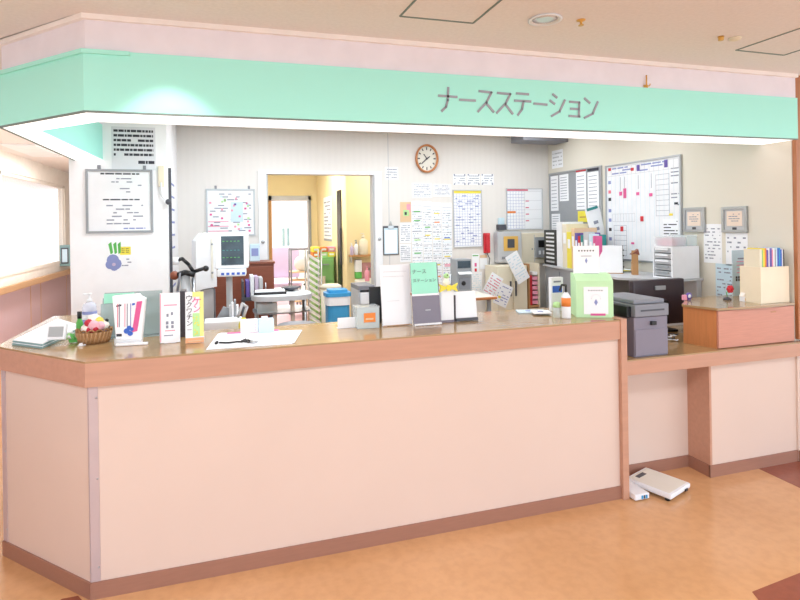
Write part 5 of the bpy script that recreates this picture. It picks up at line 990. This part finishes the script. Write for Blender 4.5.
m = MB(); m.box(-w*.45, -w*.15, -.04, 0, 0, h, 'slate_teal', .01); m.box(w*.15, w*.45, -.04, 0, 0, h, 'slate_teal', .01); m.box(-w*.6, w*.6, -.05, 0, -.02, .03, 'slate_teal', .01); one('blue_apparatus', m, 'blue-grey hanging apparatus on the far room wall', 'apparatus', (x, 11.999, z))
# poster on yellow side wall
P0 = atX(328, 336, 190, 230, 1.4); m = MB(); m.box(-.3, .3, -.003, 0, 0, .62, 'paper'); rnd_lines(m, .6, .62, 10, 'ink_grey', y=-.003, seed=3); m.box(-.3, .3, -.004, -.003, 0, .03, 'grey'); one('wall_poster', m, 'white printed poster on the yellow side wall next room', 'poster', (1.3994, 7.5, 1.32), -PI/2)
# hygiene shelf
x, z, w, h = at(348, 376, 252, 256, 6.3); w = .42
t = thing('wash_shelf', 'wooden shelf over the sink in the next room', 'shelf', (1.62, 6.299, z)); zsx = z+.0206
m = MB(); m.box(-.2, .3, -.13, 0, 0, .02, 'kraft'); m.build('board', t); m = MB(); [m.box(a, a+.015, -.1, 0, -.07, -.001, 'steel') for a in (-.195, .28)]; m.build('bracket', t)
m = MB(); m.box(-.05, .28, -.006, 0, -.45, -.08, 'pink_tile'); o = one('tile_splashback', m, 'pink tiled splashback under the wash shelf', 'splashback', (1.62, 6.299, z))
def bottle(xl, xr, yt, Y, zb, c, cap, lab, name='soap_bottle'):
    a = onY(xl, 250, Y)[0]; b = onY(xr, 250, Y)[0]; r = (b-a)/2; hh = onY((xl+xr)/2, yt, Y)[2]-zb; t = thing(name, lab, 'bottle', ((a+b)/2, Y, zb))
    m = MB(); m.lathe([(r*.9, 0), (r, hh*.05), (r, hh*.62), (r*.35, hh*.76)], c, 18); m.build('body', t); m = MB(); m.lathe([(r*.4, hh*.761), (r*.4, hh*.88), (r*.12, hh*.9), (r*.12, hh)], cap, 12); m.box(-r*.6, r*.2, -.01, .01, hh*.95, hh, cap); m.build('pump', t)
bottle(359, 368, 233, 6.22, zsx, 'cream', 'cream', 'large cream pump bottle on the wash shelf')
bottle(354.2, 358.3, 240, 6.22, zsx, 'white', 'grey', 'small white bottle with grey cap on the wash shelf')
bottle(350, 353.6, 243, 6.22, zsx, 'lavender', 'white', 'tiny bottle at the left end of the wash shelf')
x, z, w, h = at(354, 360.5, 259.5, 278, 6.3); t = thing('soap_dispenser', 'white wall soap dispenser with green base under the shelf', 'dispenser', (x, 6.299, z)); m = MB(); m.box(-w/2, w/2, -.08, 0, h*.35, h, 'white', .01); m.build('tank', t); m = MB(); m.box(-w*.45, w*.45, -.085, 0, 0, h*.345, 'green', .01); m.build('base', t)
zk_ = onY(365, 279, 6.2)[2]
t = thing('wash_basin', 'cream wash basin in the next room', 'sink', (1.66, 6.10, 0)); m = MB(); m.lathe([(.09, zk_-.2), (.17, zk_-.1), (.22, zk_), (.2, zk_), (.15, zk_-.08), (.06, zk_-.15)], 'offwhite', 28, sy=.78); m.build('bowl', t); m = MB(); m.lathe([(.09, 0), (.07, zk_-.2)], 'offwhite', 20); m.build('pedestal', t)
m = MB(); m.tube([(0, .174, zk_-.03), (0, .174, zk_+.12), (0, .06, zk_+.12)], .01, 'steel'); m.build('tap', t)
bottle(364.5, 369, 266, 5.97, zk_-.0, 'pink', 'pink', 'pink pump soap bottle by the wash basin')
# ceiling curtain rail near the corner
x = onY(545, 137, YB-.3)[0]; m = MB(); m.box(-.3, .25, -.15, .1, -.09, 0, 'grey_mid', .01); one('air_vent', m, 'dark grey unit under the station ceiling near the right corner', 'vent', (x, YB-.22, 2.469))
# ================================================================== CAMERA
cam = bpy.data.cameras.new('camera'); co = bpy.data.objects.new('camera', cam); COL.objects.link(co); scene.camera = co
cam.sensor_width = 36; cam.sensor_fit = 'HORIZONTAL'; cam.lens = F/800*36; cam.shift_x = (400-CX)/800; cam.shift_y = (CY-300)/800; cam.clip_start = .05
co.matrix_world = Matrix.Translation((0, 0, H)) @ Matrix.Rotation(-YAW, 4, 'Z') @ Matrix.Rotation(PI/2, 4, 'X') @ Matrix.Rotation(ROLL, 4, 'Z')
# ================================================================== LIGHT
wd = bpy.data.worlds.new('world'); scene.world = wd; wd.use_nodes = True; bg = wd.node_tree.nodes['Background']
sk = wd.node_tree.nodes.new('ShaderNodeTexSky'); sk.sky_type = 'NISHITA'; sk.sun_disc = False; sk.sun_elevation = math.radians(50); sk.air_density = 1; 
mixn = wd.node_tree.nodes.new('ShaderNodeMix'); mixn.data_type = 'RGBA'; mixn.inputs[0].default_value = .9; mixn.inputs[7].default_value = (.86, .96, 1.08, 1)
wd.node_tree.links.new(sk.outputs[0], mixn.inputs[6]); wd.node_tree.links.new(mixn.outputs[2], bg.inputs[0]); bg.inputs[1].default_value = 2.1
def area(name, loc, sx, sy, power, col=(1, 1, 1), rot=(0, 0, 0)):
    l = bpy.data.lights.new(name, 'AREA'); l.shape = 'RECTANGLE'; l.size = sx; l.size_y = sy; l.energy = power; l.color = col
    o = bpy.data.objects.new(name, l); COL.objects.link(o); o.location = loc; o.rotation_euler = rot; return o
for x, y in ((.4, 3.6), (1.6, 3.6), (2.7, 3.6), (.4, 4.6), (1.6, 4.6), (2.7, 4.6)):
    area('station_light', (x, y, 2.46), .9, .3, 7, (.94, .99, 1.05))
for x, q in ((-1.3, 30), (.6, 12), (2.4, 24)): area('lobby_light', (x, .6, 2.44), .5, .5, q, (.9, .97, 1.06))
area('room_light', (.9, 6.8, 2.46), .6, .6, 24, (1, .98, .93)); area('room_light', (1.9, 5.8, 2.46), .5, .5, 12, (1, .98, .93)); area('room_light', (.9, 10.2, 2.4), 1.5, 1.5, 110)  # the second lamp is added, to brighten the yellow sink wall
area('corridor_light', (-1.75, 6.5, 2.42), .3, 3, 60)
area('station_light', (.15, 3.5, 2.46), .5, .3, 13, (.94, .99, 1.05))  # extra unseen lamp, added to brighten the white pillar
sp = bpy.data.lights.new('wall_washer', 'SPOT'); sp.energy = 15; sp.spot_size = math.radians(82); sp.spot_blend = .35; sp.shadow_soft_size = .02; so_ = bpy.data.objects.new('wall_washer', sp); COL.objects.link(so_); so_.location = (-.222, 2.285, 2.44)
scene.view_settings.view_transform = 'Standard'; scene.view_settings.look = 'None'; scene.view_settings.exposure = 0; scene.view_settings.gamma = 1
scene.view_settings.use_curve_mapping = False
